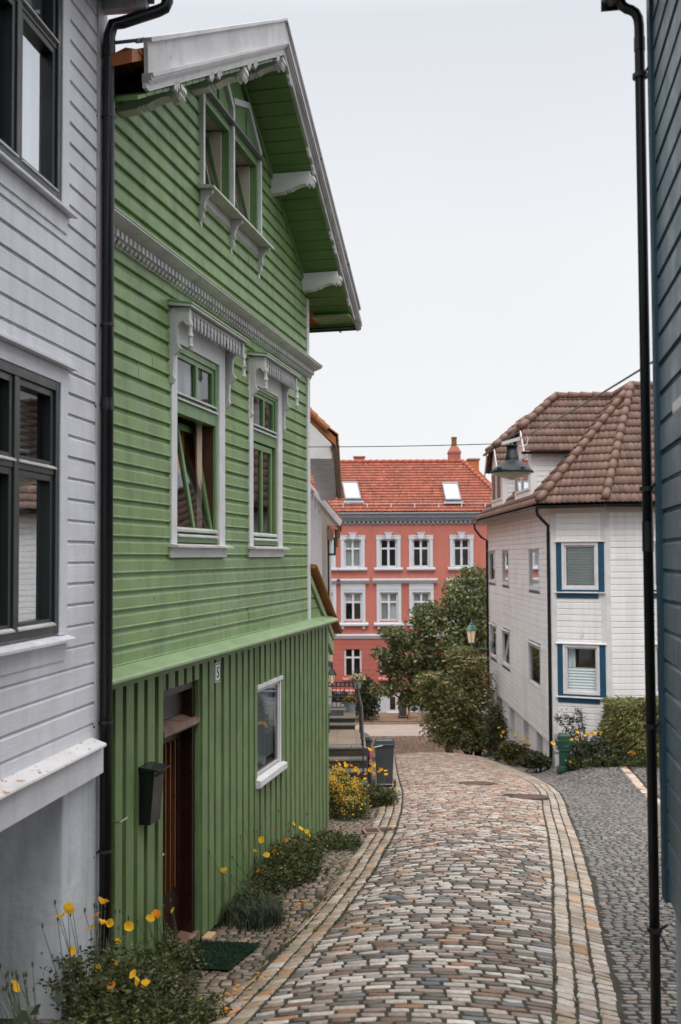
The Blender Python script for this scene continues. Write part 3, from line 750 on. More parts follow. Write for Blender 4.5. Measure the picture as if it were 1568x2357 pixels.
for t in (10.60, 11.645, 12.78):
    MB().run(G, t, t+.05, [(0, 3.90), (.17, 3.90), (.165, 3.86), (.12, 3.84), (.085, 3.78), (.075, 3.72), (.09, 3.69), (.06, 3.66), (.07, 3.61), (.035, 3.56), (.04, 3.52), (.01, 3.47), (0, 3.48)]).build('sill_bracket', M['white_worn'], win, False, .003)

# --- street door
dr = MB(); t0, t1 = DT
dr.box(G, t0, t0+.06, -3.9, -1.28, -.16, .0); dr.box(G, t1-.06, t1, -3.9, -1.28, -.16, .0); dr.box(G, t0+.06, t1-.06, -1.34, -1.28, -.16, -.001)
door = dr.build('door', M['wood'], gh, False, .003)
MB().run(G, t0, t1+.02, [(-.16, -1.60), (.055, -1.655), (.055, -1.70), (.03, -1.725), (-.16, -1.725)]).build('transom_bar', M['wood_rail'], door)
p = MB(); pane(p, G, t0+.06, t1-.06, -1.60, -1.34, -.11); p.build('transom_pane', M['rippled'], door)
lf = MB().box(G, t0+.06, t1-.06, -3.82, -3.30, -.15, -.12)
for a in (t0+.06, t1-.16): lf.box(G, a, a+.10, -3.30, -1.725, -.15, -.115)
lf.box(G, t0+.16, t1-.16, -1.84, -1.725, -.15, -.116)
leaf = lf.build('leaf', M['wood'], door, False, .003)
bars = MB(); n = 5
for i in range(1, n): x = t0+.16+(t1-t0-.32)*i/n; bars.box(G, x-.014, x+.014, -3.30, -1.84, -.15, -.095)
bars.build('glazing_bar', M['wood_light'], door, False, .002)
p = MB(); pane(p, G, t0+.16, t1-.16, -3.30, -1.84, -.135); p.build('leaf_pane', M['rippled'], door)
MB().tube([G(t0+.12, -2.86, -.12), G(t0+.12, -2.86, -.05), G(t0+.22, -2.85, -.045)], .012, 8).build('handle', M['steel'], door)
st = MB().run(G, t0-.02, t1+.04, [(-.16, -3.80), (.05, -3.83), (.05, -4.0), (-.16, -4.0)]); st.build('threshold', M['wood_rail'], door)
room('hall_recess', G, t0, t1, -4, -1.28, -.16, .3, M['ink'], door)

# --- small white window of the ground floor
a, b, c, d = LW
w = MB(); w.box(G, a, a+.03, c, d, -.02, .02); w.box(G, b-.06, b+.0, c, d, -.02, .045); w.run(G, a-.02, b+.05, [(-.02, d+.03), (.06, d+.02), (.06, d-.03), (-.02, d-.04)])
lw = w.build('ground_floor_window', M['white_trim'], gh, False, .003)
MB().run(G, a-.06, b+.07, [(-.05, c+.09), (.11, c+.05), (.11, c-.02), (.09, c-.04), (0, c-.04)]).build('sill', M['white_trim'], lw)
ring(MB(), G, a+.03, b-.06, c+.09, d-.04, .035, -.03, .025).build('sash', M['white_worn'], lw)
p = MB(); pane(p, G, a+.06, b-.09, c+.12, d-.07, .012); p.build('pane', M['glass'], lw)
curtain('net_curtain', G, a+.03, b-.08, c+.20, d-.04, -.045, M['pot'], lw, 4, .005)
room('window_recess', G, a, b, c, d, -.07, .6, M['room_grey'], lw)
fig = MB()
for x in (.62,): fig.lathe((*G(a+x, 0, -.09)[:2], c+.12), [(.05, 0), (.06, .08), (.03, .15), (.045, .22), (.01, .28)], 8)
fig.build('sill_ornament', M['cream'], lw, True)

# --- lean-to at the far corner with its strip of orange tiles
lt = MB()
clap(lt, G, lambda h: 15.43, lambda h: 15.43+max(0, (-.32-h)/.62+.12), -.93, -.30, .157, split=0)
lt.build('lean_to_wall', M['green'], gh)
vb = MB().prism(G, [(15.43, -.28), (17.0, -1.25), (17.0, -1.36), (15.43, -.40)], .03, .06); vb.prism(G, [(16.58, -1.16), (17.02, -1.43), (17.0, -1.60), (16.6, -1.36)], -.02, .05)
vb.build('verge_board', M['green_pale'], gh)
ltr = MB()
for i in range(5):
    t = 15.40+i*.345; h = -.20-i*.213
    ltr.run(G, t, t+.40, [(.14, 0), (.16, .03), (.14, .055), (0, .07), (-.3, .05), (-5, .05), (-5, 0)])
    q = ltr.v[-14:]; ltr.v[-14:] = [(x, y, z+h+.03-.617*k) for (x, y, z), k in zip(q, [0]*7+[.40]*7)]
ltr.build('lean_to_roof', M['tile_orange'], gh)
MB().poly(G(16.6, -4.6, 0), G(16.6, -4.6, -3), G(16.6, -.95, -3), G(16.6, -.95, 0)).build('lean_to_side', M['green'], gh)

# --- things fixed to the green house
t = thing('house_number_sign', G(11.13, -1.25, .04), 'small white enamel plate with black numeral 5 on green boards', 'sign')
MB().box(G, 11.04, 11.22, -1.36, -1.15, .037, .046).build('plate', M['plate'], t)
ring(MB(), G, 11.048, 11.212, -1.352, -1.158, .012, .0465, .048).build('border', M['ink'], t)
cu = bpy.data.curves.new('numeral', 'FONT'); cu.body = '5'; cu.size = .17; cu.extrude = .002; cu.align_x = 'CENTER'; cu.align_y = 'CENTER'
to = bpy.data.objects.new('numeral_source', cu); C.objects.link(to); bpy.context.view_layer.update()
me = bpy.data.meshes.new_from_object(to.evaluated_get(bpy.context.evaluated_depsgraph_get()))
bpy.data.objects.remove(to)
nm = MB(); ys_ = [v.co.y for v in me.vertices]; xs_ = [v.co.x for v in me.vertices]; cx_, cy_ = (min(xs_)+max(xs_))/2, (min(ys_)+max(ys_))/2
nm.add([G(11.13+(v.co.x-cx_), -1.255+(v.co.y-cy_), .049+v.co.z) for v in me.vertices], [tuple(p.vertices) for p in me.polygons])
nm.build('numeral', M['ink'], t)
mbx = thing('mailbox', G(9.06, -2.38, .03), 'black metal mailbox with a sloping lid hung beside the brown door', 'mailbox')
x0, x1 = 8.96, 9.20
MB().loft([G(x0, -2.37, .035), G(x1, -2.37, .035), G(x1, -2.37, .15), G(x0, -2.37, .15)], [G(x0, -1.90, .035), G(x1, -1.90, .035), G(x1, -1.90, .19), G(x0, -1.90, .19)]).build('box', M['black'], mbx, False, .005)
MB().run(G, x0-.02, x1+.02, [(.033, -1.855), (.24, -1.885), (.24, -1.897), (.033, -1.897)]).build('lid', M['black'], mbx)
MB().box(G, x0+.04, x1-.04, -1.95, -1.93, .187, .195).build('slot', M['rubber'], mbx)
hk = MB().tube([G(8.45, -2.22, .03), G(8.45, -2.22, .09), G(8.60, -2.215, .09)], .008, 6); hk.build('hook', M['steel'], gh)
# ------------------------------------------------------------------ white house on the left
a_ = RAD(7.35); W = Fr((-2.898*math.cos(a_), 2.898*math.sin(a_)), 7.35, 1, .92)
wh = thing('white_timber_house', W(8, -2.5, 0), 'pale grey white timber house with dark framed windows and a black downpipe at its corner', 'house')
UW = (6.18, 7.68, 2.62, 4.9); DWN = (6.18, 7.68, -.62, 1.36)
mb = MB()
clap(mb, W, lambda h: 1.0, lambda h: 8.42, -1.50, 4.72, .164, [(6.05, 7.79, 2.60, 5), (6.05, 7.79, -.66, 1.45)])
mb.build('clapboard_wall', M['white'], wh)
MB().box(W, 8.42, 8.56, -1.52, 4.72, -.02, .04).box(W, 8.56, 8.66, -1.52, 4.72, -.6, .03).build('corner_board', M['cornerboard'], wh)
MB().poly(W(8.66, -1.6, -.6), W(8.66, -1.6, -8), W(8.66, 4.7, -8), W(8.66, 4.7, -.6)).poly(W(1, -1.6, 0), W(1, -1.6, -8), W(1, 4.7, -8), W(1, 4.7, 0)).poly(W(8.66, -1.6, -8), W(1, -1.6, -8), W(1, 4.7, -8), W(8.66, 4.7, -8)).build('side_wall', M['white'], wh)
MB().run(W, 1, 8.37, [(0, -1.46), (.03, -1.455), (.15, -1.50), (.155, -1.515), (.15, -1.525), (0, -1.50)]).build('ledge', M['rustledge'], wh)
MB().box(W, 1, 8.40, -1.74, -1.525, -.05, .115).build('ledge_board', M['white'], wh)
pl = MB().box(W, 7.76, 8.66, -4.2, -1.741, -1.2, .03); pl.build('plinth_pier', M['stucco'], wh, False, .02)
MB().box(W, 1, 7.76, -4.2, -1.741, -1.5, -1.1).build('plinth_recess', M['stucco_shade'], wh)  # recess wall coloured dark to carry its shade
def dark_window(h0, h1, rail, top_open, shade):
    t0, t1 = 6.18, 7.66
    w = MB().box(W, t1, t1+.14, h0-.02, h1+.12, 0, .04).box(W, t0-.14, t0, h0-.02, h1+.12, 0, .04)
    w.box(W, t0, t1, h1, h1+.12, 0, .039)
    wn = w.build('window', M['white'], wh, False, .003)
    if not top_open: MB().run(W, t0-.2, t1+.2, [(0, h1+.175), (.10, h1+.14), (.10, h1+.122), (0, h1+.122)]).build('head_trim', M['white'], wn)
    MB().run(W, t0-.19, t1+.18, [(0, h0-.015), (.10, h0-.05), (.10, h0-.07), (0, h0-.06)]).box(W, t0-.12, t1+.12, h0-.21, h0-.072, 0, .036).build('sill', M['white'], wn)
    f = ring(MB(), W, t0, t1, h0, h1, .07, -.1, .03, .06, .07); m_ = (t0+t1)/2
    f.box(W, m_-.035, m_+.035, h0+.06, h1-.07, -.1, .025)
    for a, b in ((t0+.07, m_-.035), (m_+.035, t1-.07)):
        for c, d in ((h0+.06, rail-.025), (rail+.025, h1-.07)):
            ring(f, W, a, b, c, d, .05, -.07, .01)
        f.box(W, a, b, rail-.025, rail+.025, -.08, .018)
    f.build('frame', M['frame_dark'], wn, False, .004)
    l = MB()
    for a, b in ((t0+.07, m_-.035), (m_+.035, t1-.07)):
        for hh in (h0+.06, rail+.02): MB().run(W, a, b, [(.0, hh+.03), (.04, hh+.012), (.04, hh), (0, hh)]).build('drip_bar', M['white_worn'], wn)
    g_ = MB()
    for a, b in ((t0+.12, m_-.085), (m_+.085, t1-.12)):
        for c, d in ((h0+.1, rail-.07), (rail+.07, h1-.11)): pane(g_, W, a, b, c, d, -.045)
    g_.build('pane', M['glass_dark'] , wn)
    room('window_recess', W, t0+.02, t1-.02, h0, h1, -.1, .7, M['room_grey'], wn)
    if shade:
        bl = MB()
        n = 34
        for i in range(n):
            hh = h0+.1+(h1-h0-.2)*i/n
            bl.run(W, t0+.05, t1-.05, [(-.2, hh), (-.165, hh+.02), (-.165, hh+.024), (-.2, hh+.004)])
        bl.build('venetian_blind', M['blind'], wn)
    else:
        curtain('curtain', W, t0+.05, m_-.05, h0, h1, -.15, M['curtain_white'], wn, 4, .03); curtain('curtain', W, m_+.05, t1-.05, h0, h1, -.15, M['curtain_white'], wn, 4, .03)
dark_window(2.70, 4.72, 3.88, True, False)
dark_window(-.56, 1.32, .64, False, True)
# eave and gutter over the corner, black downpipe
e = MB().box(W, 1, 8.62, 4.72, 4.78, -.1, .46); e.box(W, 1, 8.62, 4.78, 4.97, .44, .49); e.build('eave_soffit', M['eave_dark'], wh)
MB().loft([W(1, 4.97, .56), W(8.7, 4.97, .56), W(8.7, 5.03, .56), W(1, 5.03, .56)], [W(1, 8.5, -4), W(8.7, 8.5, -4), W(8.7, 8.56, -4), W(1, 8.56, -4)]).build('roof', M['tile_orange'], wh)
for i in range(12): MB().box(W, 8.50-i*.6, 8.60-i*.6, 4.64, 4.72, -.05, .42).build('rafter_end', M['cornerboard'], wh)
dp = gutter(MB(), [W(1, 4.90, .575), W(8.72, 4.87, .575)], .07); dp.box(W, 8.70, 8.72, 4.80, 4.88, .50, .65)
dp.build('gutter', M['black'], wh)
tp = 8.515
pts = [W(8.62, 4.85, .575), W(8.62, 4.73, .572), W(8.62, 4.68, .55), W(8.61, 4.65, .49), W(8.55, 4.54, .20), W(tp, 4.51, .13), W(tp, 4.42, .10), W(tp, 4.30, .095), W(tp, -3.9, .095)]
pipe = MB().tube(pts, .047, 14); 
dpo = pipe.build('downpipe', M['black'], wh, True)
for hh in (4.28, 1.28): MB().tube([W(tp, hh-.05, .095), W(tp, hh+.05, .095)], .051, 16).build('coupler', M['black'], dpo)
for hh in (3.72, 1.95, 1.28, -1.35, -2.4):
    c = W(tp, hh, .095)
    MB().lathe((c[0], c[1], c[2]-.012), [(.052, 0), (.052, .024)], 14).tube([W(tp, hh, .05), W(tp-.07, hh-.02, .01), W(tp-.1, hh-.03, .03)], .008, 6).build('pipe_clip', M['black_iron'], dpo)

# ------------------------------------------------------------------ blue house on the right
Bf = wall_frame(9.2, -.875, -1)
bh = thing('blue_timber_house', Bf(6, -2.9, 0), 'dark blue grey timber house with a black downpipe standing off its corner', 'house')
tc = 6.37
mb = MB(); clap(mb, Bf, lambda h: .6, lambda h: tc, -1.95, 3.5, .168, [(4.0, 5.0, -.8, .58)])
mb.build('clapboard_wall', M['blue'], bh)
MB().box(Bf, tc, tc+.13, -1.98, 3.55, -.15, .045).build('corner_board', M['blue_corner'], bh)
MB().poly(Bf(tc+.1, -2, -.1), Bf(tc+.1, -2, -6), Bf(tc+.1, 3.5, -6), Bf(tc+.1, 3.5, -.1)).poly(Bf(.6, -2, 0), Bf(.6, -2, -6), Bf(.6, 3.5, -6), Bf(.6, 3.5, 0)).poly(Bf(.6, -2, -6), Bf(tc, -2, -6), Bf(tc, 3.5, -6), Bf(.6, 3.5, -6)).build('side_wall', M['blue'], bh)
MB().box(Bf, .6, tc+.06, -3.6, -1.96, -.3, -.02).build('plinth', M['stucco'], bh)
w = MB().box(Bf, 3.9, 5.12, .58, .70, 0, .05).run(Bf, 3.8, 5.30, [(0, .76), (.11, .73), (.11, .68), (.06, .60), (0, .58)]).box(Bf, 5.0, 5.10, -.8, .58, 0, .04).box(Bf, 3.9, 4.0, -.8, .58, 0, .04).box(Bf, 3.8, 5.12, -.92, -.8, 0, .06)
wn = w.build('window', M['white_trim'], bh, False, .004)
ring(MB(), Bf, 4.0, 5.0, -.8, .58, .07, -.08, .02).build('sash', M['frame_dark'], wn)
p = MB(); pane(p, Bf, 4.06, 4.94, -.74, .52, -.03); p.build('pane', M['glass_dark'], wn); room('window_recess', Bf, 4.0, 5.0, -.8, .58, -.08, .6, M['room_grey'], wn)
MB().box(Bf, .4, 6.58, 3.50, 3.56, -.2, .27).build('eave_soffit', M['black'], bh)
MB().loft([Bf(.4, 3.58, .32), Bf(tc+.1, 3.58, .32), Bf(tc+.1, 3.63, .32), Bf(.4, 3.63, .32)], [Bf(.4, 6.4, -3), Bf(tc+.1, 6.4, -3), Bf(tc+.1, 6.45, -3), Bf(.4, 6.45, -3)]).build('roof', M['tile_brown'], bh)
gut = gutter(MB(), [Bf(.4, 3.45, .24), Bf(6.62, 3.43, .24)], .06); gut.box(Bf, 6.615, 6.63, 3.36, 3.44, .18, .30); gut.build('gutter', M['black'], bh)
oo = .085; tp = Bf.px(1489.5, 1120, oo)[0]
pts = [Bf(tp, 3.46, .20), Bf(tp, 3.37, .195), Bf(tp, 3.335, .18), Bf(tp, 3.315, .155), Bf(tp, 3.305, .13), Bf(tp, 3.285, .105), Bf(tp, 3.25, .09), Bf(tp, 3.20, oo), Bf(tp, -3.2, oo)]
dpo = MB().tube(pts, .030, 16)
dpo = dpo.build('downpipe', M['black'], bh, True)
for h0_, h1_ in ((3.05, 3.13), (.02, .20)): MB().tube([Bf(tp, h0_, oo), Bf(tp, h1_, oo)], .0335, 16).build('coupler', M['black'], dpo)
for hh in (2.88, .38, -1.02, -2.2):
    c = Bf(tp, 0, oo)
    MB().lathe((c[0], c[1], hh), [(.045, 0), (.045, .026)], 16).tube([Bf(tp-.02, hh+.014, oo-.02), Bf(tp-.08, hh+.07, .02)], .007, 6).tube([Bf(tp-.02, hh+.014, oo-.02), Bf(tp-.1, hh-.07, .02)], .007, 6).build('pipe_clip', M['black_iron'], dpo)
# ------------------------------------------------------------------ tiled roofs
def tiles(name, A, B, slope_top, sa, sb, m, parent, cols, pw=.15, pc=.34, amp=.024, step=.038, sub=8):
    """tiles on a plane: eave A->B, slope_top a point up the slope; sa, sb = [(r, s)...] edges"""
    A, B, T = Vector(A), Vector(B), Vector(slope_top); e = (B-A).normalized(); up = (T-A)-e*((T-A).dot(e)); rmax = max(r for r, _ in sa)
    u = up.normalized(); n = e.cross(u)
    if n.z < 0: n = -n
    ra, va = zip(*sa); rb, vb = zip(*sb)
    s0, s1 = min(va), max(vb); K = int((s1-s0)/pw*sub)+2
    s = s0+np.arange(K)*pw/sub
    prof = amp*np.sqrt(np.maximum(0, 1-(((s/pw) % 1-.5)/.30)**2))
    V = []; Fs = []; cl = []; base = 0; j = 0
    e_, u_, n_, a_ = map(np.array, (e, u, n, A))
    ntile = K//sub+2
    while j*pc < rmax-.02:
        r0, r1 = j*pc-.015, min((j+1)*pc, rmax)
        q0, q1 = max(r0, 0), r1
        lo = np.clip(s, np.interp(q0, ra, va), np.interp(q0, rb, vb)); hi = np.clip(s, np.interp(q1, ra, va), np.interp(q1, rb, vb))
        wig = rng.normal(0, .004, ntile)[(np.arange(K)//sub)]
        P = lambda ss, r, z: a_+ss[:, None]*e_+r*u_+z[:, None]*n_
        V += [P(lo, r0, prof+step-.03), P(lo, r0, prof+step+wig), P(hi, r1+.0, prof+wig*.3)]
        tc = palette(ntile, cols, [1]*len(cols), .09)[(np.arange(K-1)//sub)]
        i = np.arange(K-1); ok = (np.abs(lo[1:]-lo[:-1])+np.abs(hi[1:]-hi[:-1])) > 1e-4
        i = i[ok]; 
        for r in (0, 1): Fs.append(np.stack([base+r*K+i, base+r*K+i+1, base+(r+1)*K+i+1, base+(r+1)*K+i], -1)); cl.append(tc[ok]*(.55 if False else 1))
        base += 3*K; j += 1
    return np_mesh(name, np.concatenate(V), np.concatenate(Fs), m, parent, np.concatenate(cl), False)
def caps(mb, p, q, r=.105, ln=.38):
    P, Q = Vector(p), Vector(q); L = (Q-P).length; n = max(1, int(L/ln))
    for i in range(n):
        a, b = P+(Q-P)*(i/n), P+(Q-P)*((i+1.12)/n)
        mb.tube([a+Vector((0, 0, .02)), b], [r*1.12, r*.92], 10)
    return mb
BROWN = [(.150, .083, .062), (.132, .077, .060), (.165, .096, .074), (.118, .068, .053)]
REDT = [(.33, .088, .048), (.30, .078, .044), (.35, .098, .054), (.27, .074, .045)]

def small_window(fr, t0, t1, h0, h1, parent, proud=.03, drip=True, blue=True, cross=False, blind=None, rec='room_grey', lean=0.):
    w = ring(MB(), fr, t0-.07, t1+.07, h0-.07, h1+.07, .07, -.02, proud)
    wn = w.build('window', M['white_trim'], parent)
    s = ring(MB(), fr, t0, t1, h0, h1, .045, -.06, .005)
    if cross: s.box(fr, (t0+t1)/2-.03, (t0+t1)/2+.03, h0+.04, h1-.04, -.06, .01)
    s.build('sash', M['white_trim'], wn)
    p = MB(); pane(p, fr, t0+.04, t1-.04, h0+.04, h1-.04, -.03, lean); p.build('pane', M['glass'], wn)
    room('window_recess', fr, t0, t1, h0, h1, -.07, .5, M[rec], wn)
    if drip: MB().run(fr, t0-.10, t1+.10, [(0, h1+.10), (.09, h1+.085), (.09, h1+.065), (0, h1+.068)]).build('head_trim', M['white_worn'], wn)
    if blue: MB().box(fr, t0-.10, t1+.10, h0-.16, h0-.075, 0, .02).build('apron', M['blue_trim'], wn)
    if blind is not None:
        b = MB(); n = max(3, int((blind[1]-blind[0])/.035)); hh = np.linspace(blind[0], blind[1], n)
        for i in range(n-1):
            z = .018*(i % 2); z2 = .018*((i+1) % 2); b.poly(fr(t0+.03, hh[i], -.10-z), fr(t1-.03, hh[i], -.10-z), fr(t1-.03, hh[i+1], -.10-z2), fr(t0+.03, hh[i+1], -.10-z2))
        b.build('pleated_blind', M['blind'], wn)
    return wn

# ------------------------------------------------------------------ white house with the brown roof
Lf = Fr((5.75, 29.), .37, -1); Mf = Fr((5.75, 29.), 115, 1); Tf = Fr((7.056, 28.39), 90, 1)
rh = thing('white_corner_house', (8, 32, -5.6), 'white clapboard house with brown tiled hip roof, dormers and blue framed windows', 'house')
hb_, ht_ = -5.16, 1.36; LM = 1.442
mb = MB()
lw_px = [(1127, 1141, 1270, 1343), (1157.5, 1172, 1264, 1350), (1219, 1242, 1258, 1357), (1128.5, 1142, 1440, 1513), (1155.5, 1172.5, 1449, 1535), (1216, 1243, 1474, 1582)]
lwin = []
for (a, b, c, d) in lw_px:
    t0, _ = Lf.px(b, 1300); t1, _ = Lf.px(a, 1300); xm = (a+b)/2
    h1 = Lf.px(xm, c+2)[1]; h0 = Lf.px(xm, d-2)[1]; lwin.append((t0, t1, h0, h1))
for r in (0, 3):                                       # the three of a row share sill and head heights
    h0 = sum(w[2] for w in lwin[r:r+3])/3; h1 = sum(w[3] for w in lwin[r:r+3])/3
    for i in range(r, r+3): lwin[i] = (lwin[i][0], lwin[i][1], h0, h1)
op = [(w[0]-.03, w[1]+.03, w[2]-.03, w[3]+.03) for w in lwin]
clap(mb, Lf, lambda h: .0, lambda h: 13.2, hb_, ht_, .163, op, .02)
mw = [(.28, 1.24, -.93, .30), (.28, 1.24, -3.73, -2.44)]
clap(mb, Mf, lambda h: .12, lambda h: LM-.02, -5.35, ht_, .163, mw, .02, 0)
tw = [(1.22, 2.3, -.93, .30), (1.22, 2.3, -3.73, -2.44)]
clap(mb, Tf, lambda h: .10, lambda h: 6.5, -5.35, ht_, .163, tw, .02)
mb.build('clapboard_wall', M['white_far'], rh)
for a_ in ((Lf, 0, .12, -5.2, ht_, -.02, .03), (Mf, -.02, .12, -5.3, ht_, -.03, .03), (Mf, LM-.12, LM+.02, -5.35, ht_, -.02, .03), (Tf, -.02, .12, -5.35, ht_, -.03, .031), (Lf, 13.08, 13.22, hb_, ht_, -.1, .03)): MB().box(*a_).build('corner_board', M['white_trim'], rh)
MB().box(Lf, 0, 13.2, ht_-.25, ht_+.0, -.02, .035).box(Mf, 0, LM, ht_-.22, ht_, -.02, .035).box(Tf, 0, 6.5, ht_-.22, ht_, -.02, .034).build('frieze_board', M['cream'], rh)
MB().poly(Lf(13.2, -8, 0), Lf(13.2, -8, -8), Lf(13.2, 1.4, -8), Lf(13.2, 1.4, 0)).poly(Tf(6.5, -6, 0), Tf(6.5, -6, -13), Tf(6.5, 1.4, -13), Tf(6.5, 1.4, 0)).build('side_wall', M['white_far'], rh)
# plinth with piers on the downhill side
pm = MB().box(Lf, .0, 13.1, -9, hb_-.0015, -.6, -.45); pm.box(Mf, .0, LM, -6.4, -5.352, -.3, -.0).box(Tf, 0, 6.5, -6.4, -5.352, -.3, -.001)
for a, b in ((1262, 1246), (1232, 1214), (1202, 1182), (1170.6, 1153), (1142.5, 1136), (1127, 1121)):
    t0 = Lf.px(a, 1600)[0]; t1 = Lf.px(b, 1600)[0]; pm.box(Lf, max(t0, 0), t1, -9, hb_-.002, -.45, -.03)
pm.build('plinth', M['white_far'], rh)
for i, (t0, t1, h0, h1) in enumerate(lwin):
    small_window(Lf, t0+.05, t1-.05, h0+.06, h1-.06, rh, lean=(.10 if i == 4 else 0))
for i, (t0, t1, h0, h1) in enumerate(mw+tw):
    fr = Mf if i < 2 else Tf
    wn = small_window(fr, t0+.06, t1-.06, h0+.08, h1-.02, rh, .045, False, False, False, (h0+.1, h1-.05 if i % 2 == 0 else h0+.72))
    MB().box(fr, t0-.16, t0-.01, h0-.05, h1+.06, 0, .04).box(fr, t1+.01, t1+.17, h0-.05, h1+.06, 0, .04).box(fr, t0-.16, t1+.0, h0-.22, h0-.08, 0, .036).box(fr, t0-.01, t1+.01, h0-.04, h0+.005, 0, .03).build('blue_surround', M['blue_trim'], wn)
    MB().run(fr, t0-.20, t1+.20, [(0, h0-.045), (.10, h0-.06), (.10, h0-.08), (0, h0-.08)]).run(fr, t0-.20, t1+.20, [(0, h1+.11), (.08, h1+.08), (.08, h1+.062), (0, h1+.065)]).build('trim_board', M['white_trim'], wn)
    if i % 2: curtain('curtain', fr, t0+.05, t0+.28, h0+.7, h1-.03, -.16, M['curtain_white'], wn, 2, .02)
# roof
E0, E1, E2, E3 = (5.35, 42.6), (5.35, 28.745), (6.97, 27.99), (14., 27.99); eh = 1.40
AP = (8.62, 31.3, 4.98)
def v3(p, h=eh): return (p[0], p[1], h)
def facet(name, A, B, C_, D_):
    """trapezoid facet, eave A-B, top C (over A) - D (over B)"""
    a, b, c, d = map(Vector, (A, B, C_, D_)); e = (b-a).normalized(); R = ((c-a)-e*(c-a).dot(e)).length
    tiles(name, A, B, C_, [(0, 0), (R, (c-a).dot(e))], [(0, (b-a).length), (R, (d-a).dot(e))], M['tile_brown'], roof_r, BROWN)
rb_ = MB(); off = .07
for P in ((v3(E0), v3(E1), AP, (8.62, 40.2, 4.98)), (v3(E1), v3(E2), AP), (v3(E2), v3(E3), (14, 31.3, 4.98), AP)): rb_.poly(*[(x, y, z-off) for x, y, z in P])
rb_.poly((5.35, 42.6, 1.33), (8.62, 40.2, 4.91), (14, 42.6, 1.33)).poly((14, 31.3, 4.9), AP, (8.62, 40.2, 4.91), (14, 42.6, 1.33))
roof_r = rb_.build('roof', M['tile_brown'], rh)
facet('left_tiles', v3(E0), v3(E1), (8.62, 40.2, 4.98), AP); facet('corner_tiles', v3(E1), v3(E2), AP, AP); facet('front_tiles', v3(E2), v3(E3), AP, (14, 31.3, 4.98))
hc = MB(); caps(hc, v3(E1, 1.47), (AP[0], AP[1], AP[2]+.06)); caps(hc, v3(E2, 1.47), (AP[0], AP[1], AP[2]+.06)); caps(hc, (AP[0], AP[1], 5.02), (14, 31.3, 5.02)); caps(hc, (AP[0], AP[1], 5.02), (8.62, 40.2, 5.02))
hc_col = mat('brown_hip_tile', (.17, .093, .068), .65, .2, 3., None, 0, .4, 25., dirt=((.13, .09, .06), .6, 3.), spots=((.085, .06, .045), .64, 6.))
hc.build('hip_tiles', hc_col, roof_r, True)
gq = MB(); gutter(gq, [(5.28, 42.6, 1.33), (5.28, 28.68, 1.33)], .07); gutter(gq, [(5.28, 28.68, 1.33), (6.95, 27.92, 1.33)], .07); gutter(gq, [(6.95, 27.92, 1.33), (13.5, 27.92, 1.32)], .07); gq.build('gutter', M['black'], rh)
sfm = MB().poly((5.4, 42.5, 1.30), (5.4, 28.8, 1.30), (5.76, 29, 1.34), (5.76, 42.5, 1.34)).poly((5.4, 28.8, 1.30), (6.98, 28.04, 1.30), (7.056, 28.39, 1.34), (5.76, 29, 1.34)).poly((6.98, 28.04, 1.3), (13.5, 28.04, 1.3), (13.5, 28.39, 1.34), (7.056, 28.39, 1.34)); sfm.build('eave_soffit', M['cream'], rh)
def drain(pts, name='downpipe'):
    return MB().tube(pts, .045, 10).build(name, M['black'], rh, True)
drain([(5.32, 28.85, 1.30), (5.34, 28.87, 1.12), (5.5, 28.93, .95), Lf(.16, .82, .07), Lf(.16, .6, .07), Lf(.16, -5.55, .07), Lf(.2, -5.68, .1), (5.52, 28.95, -5.80)])
drain([(5.30, 42.3, 1.28), (5.33, 42.2, 1.05), (5.55, 42.1, .75), Lf(13.0, .6, .07), Lf(13.0, -5.6, .07)])
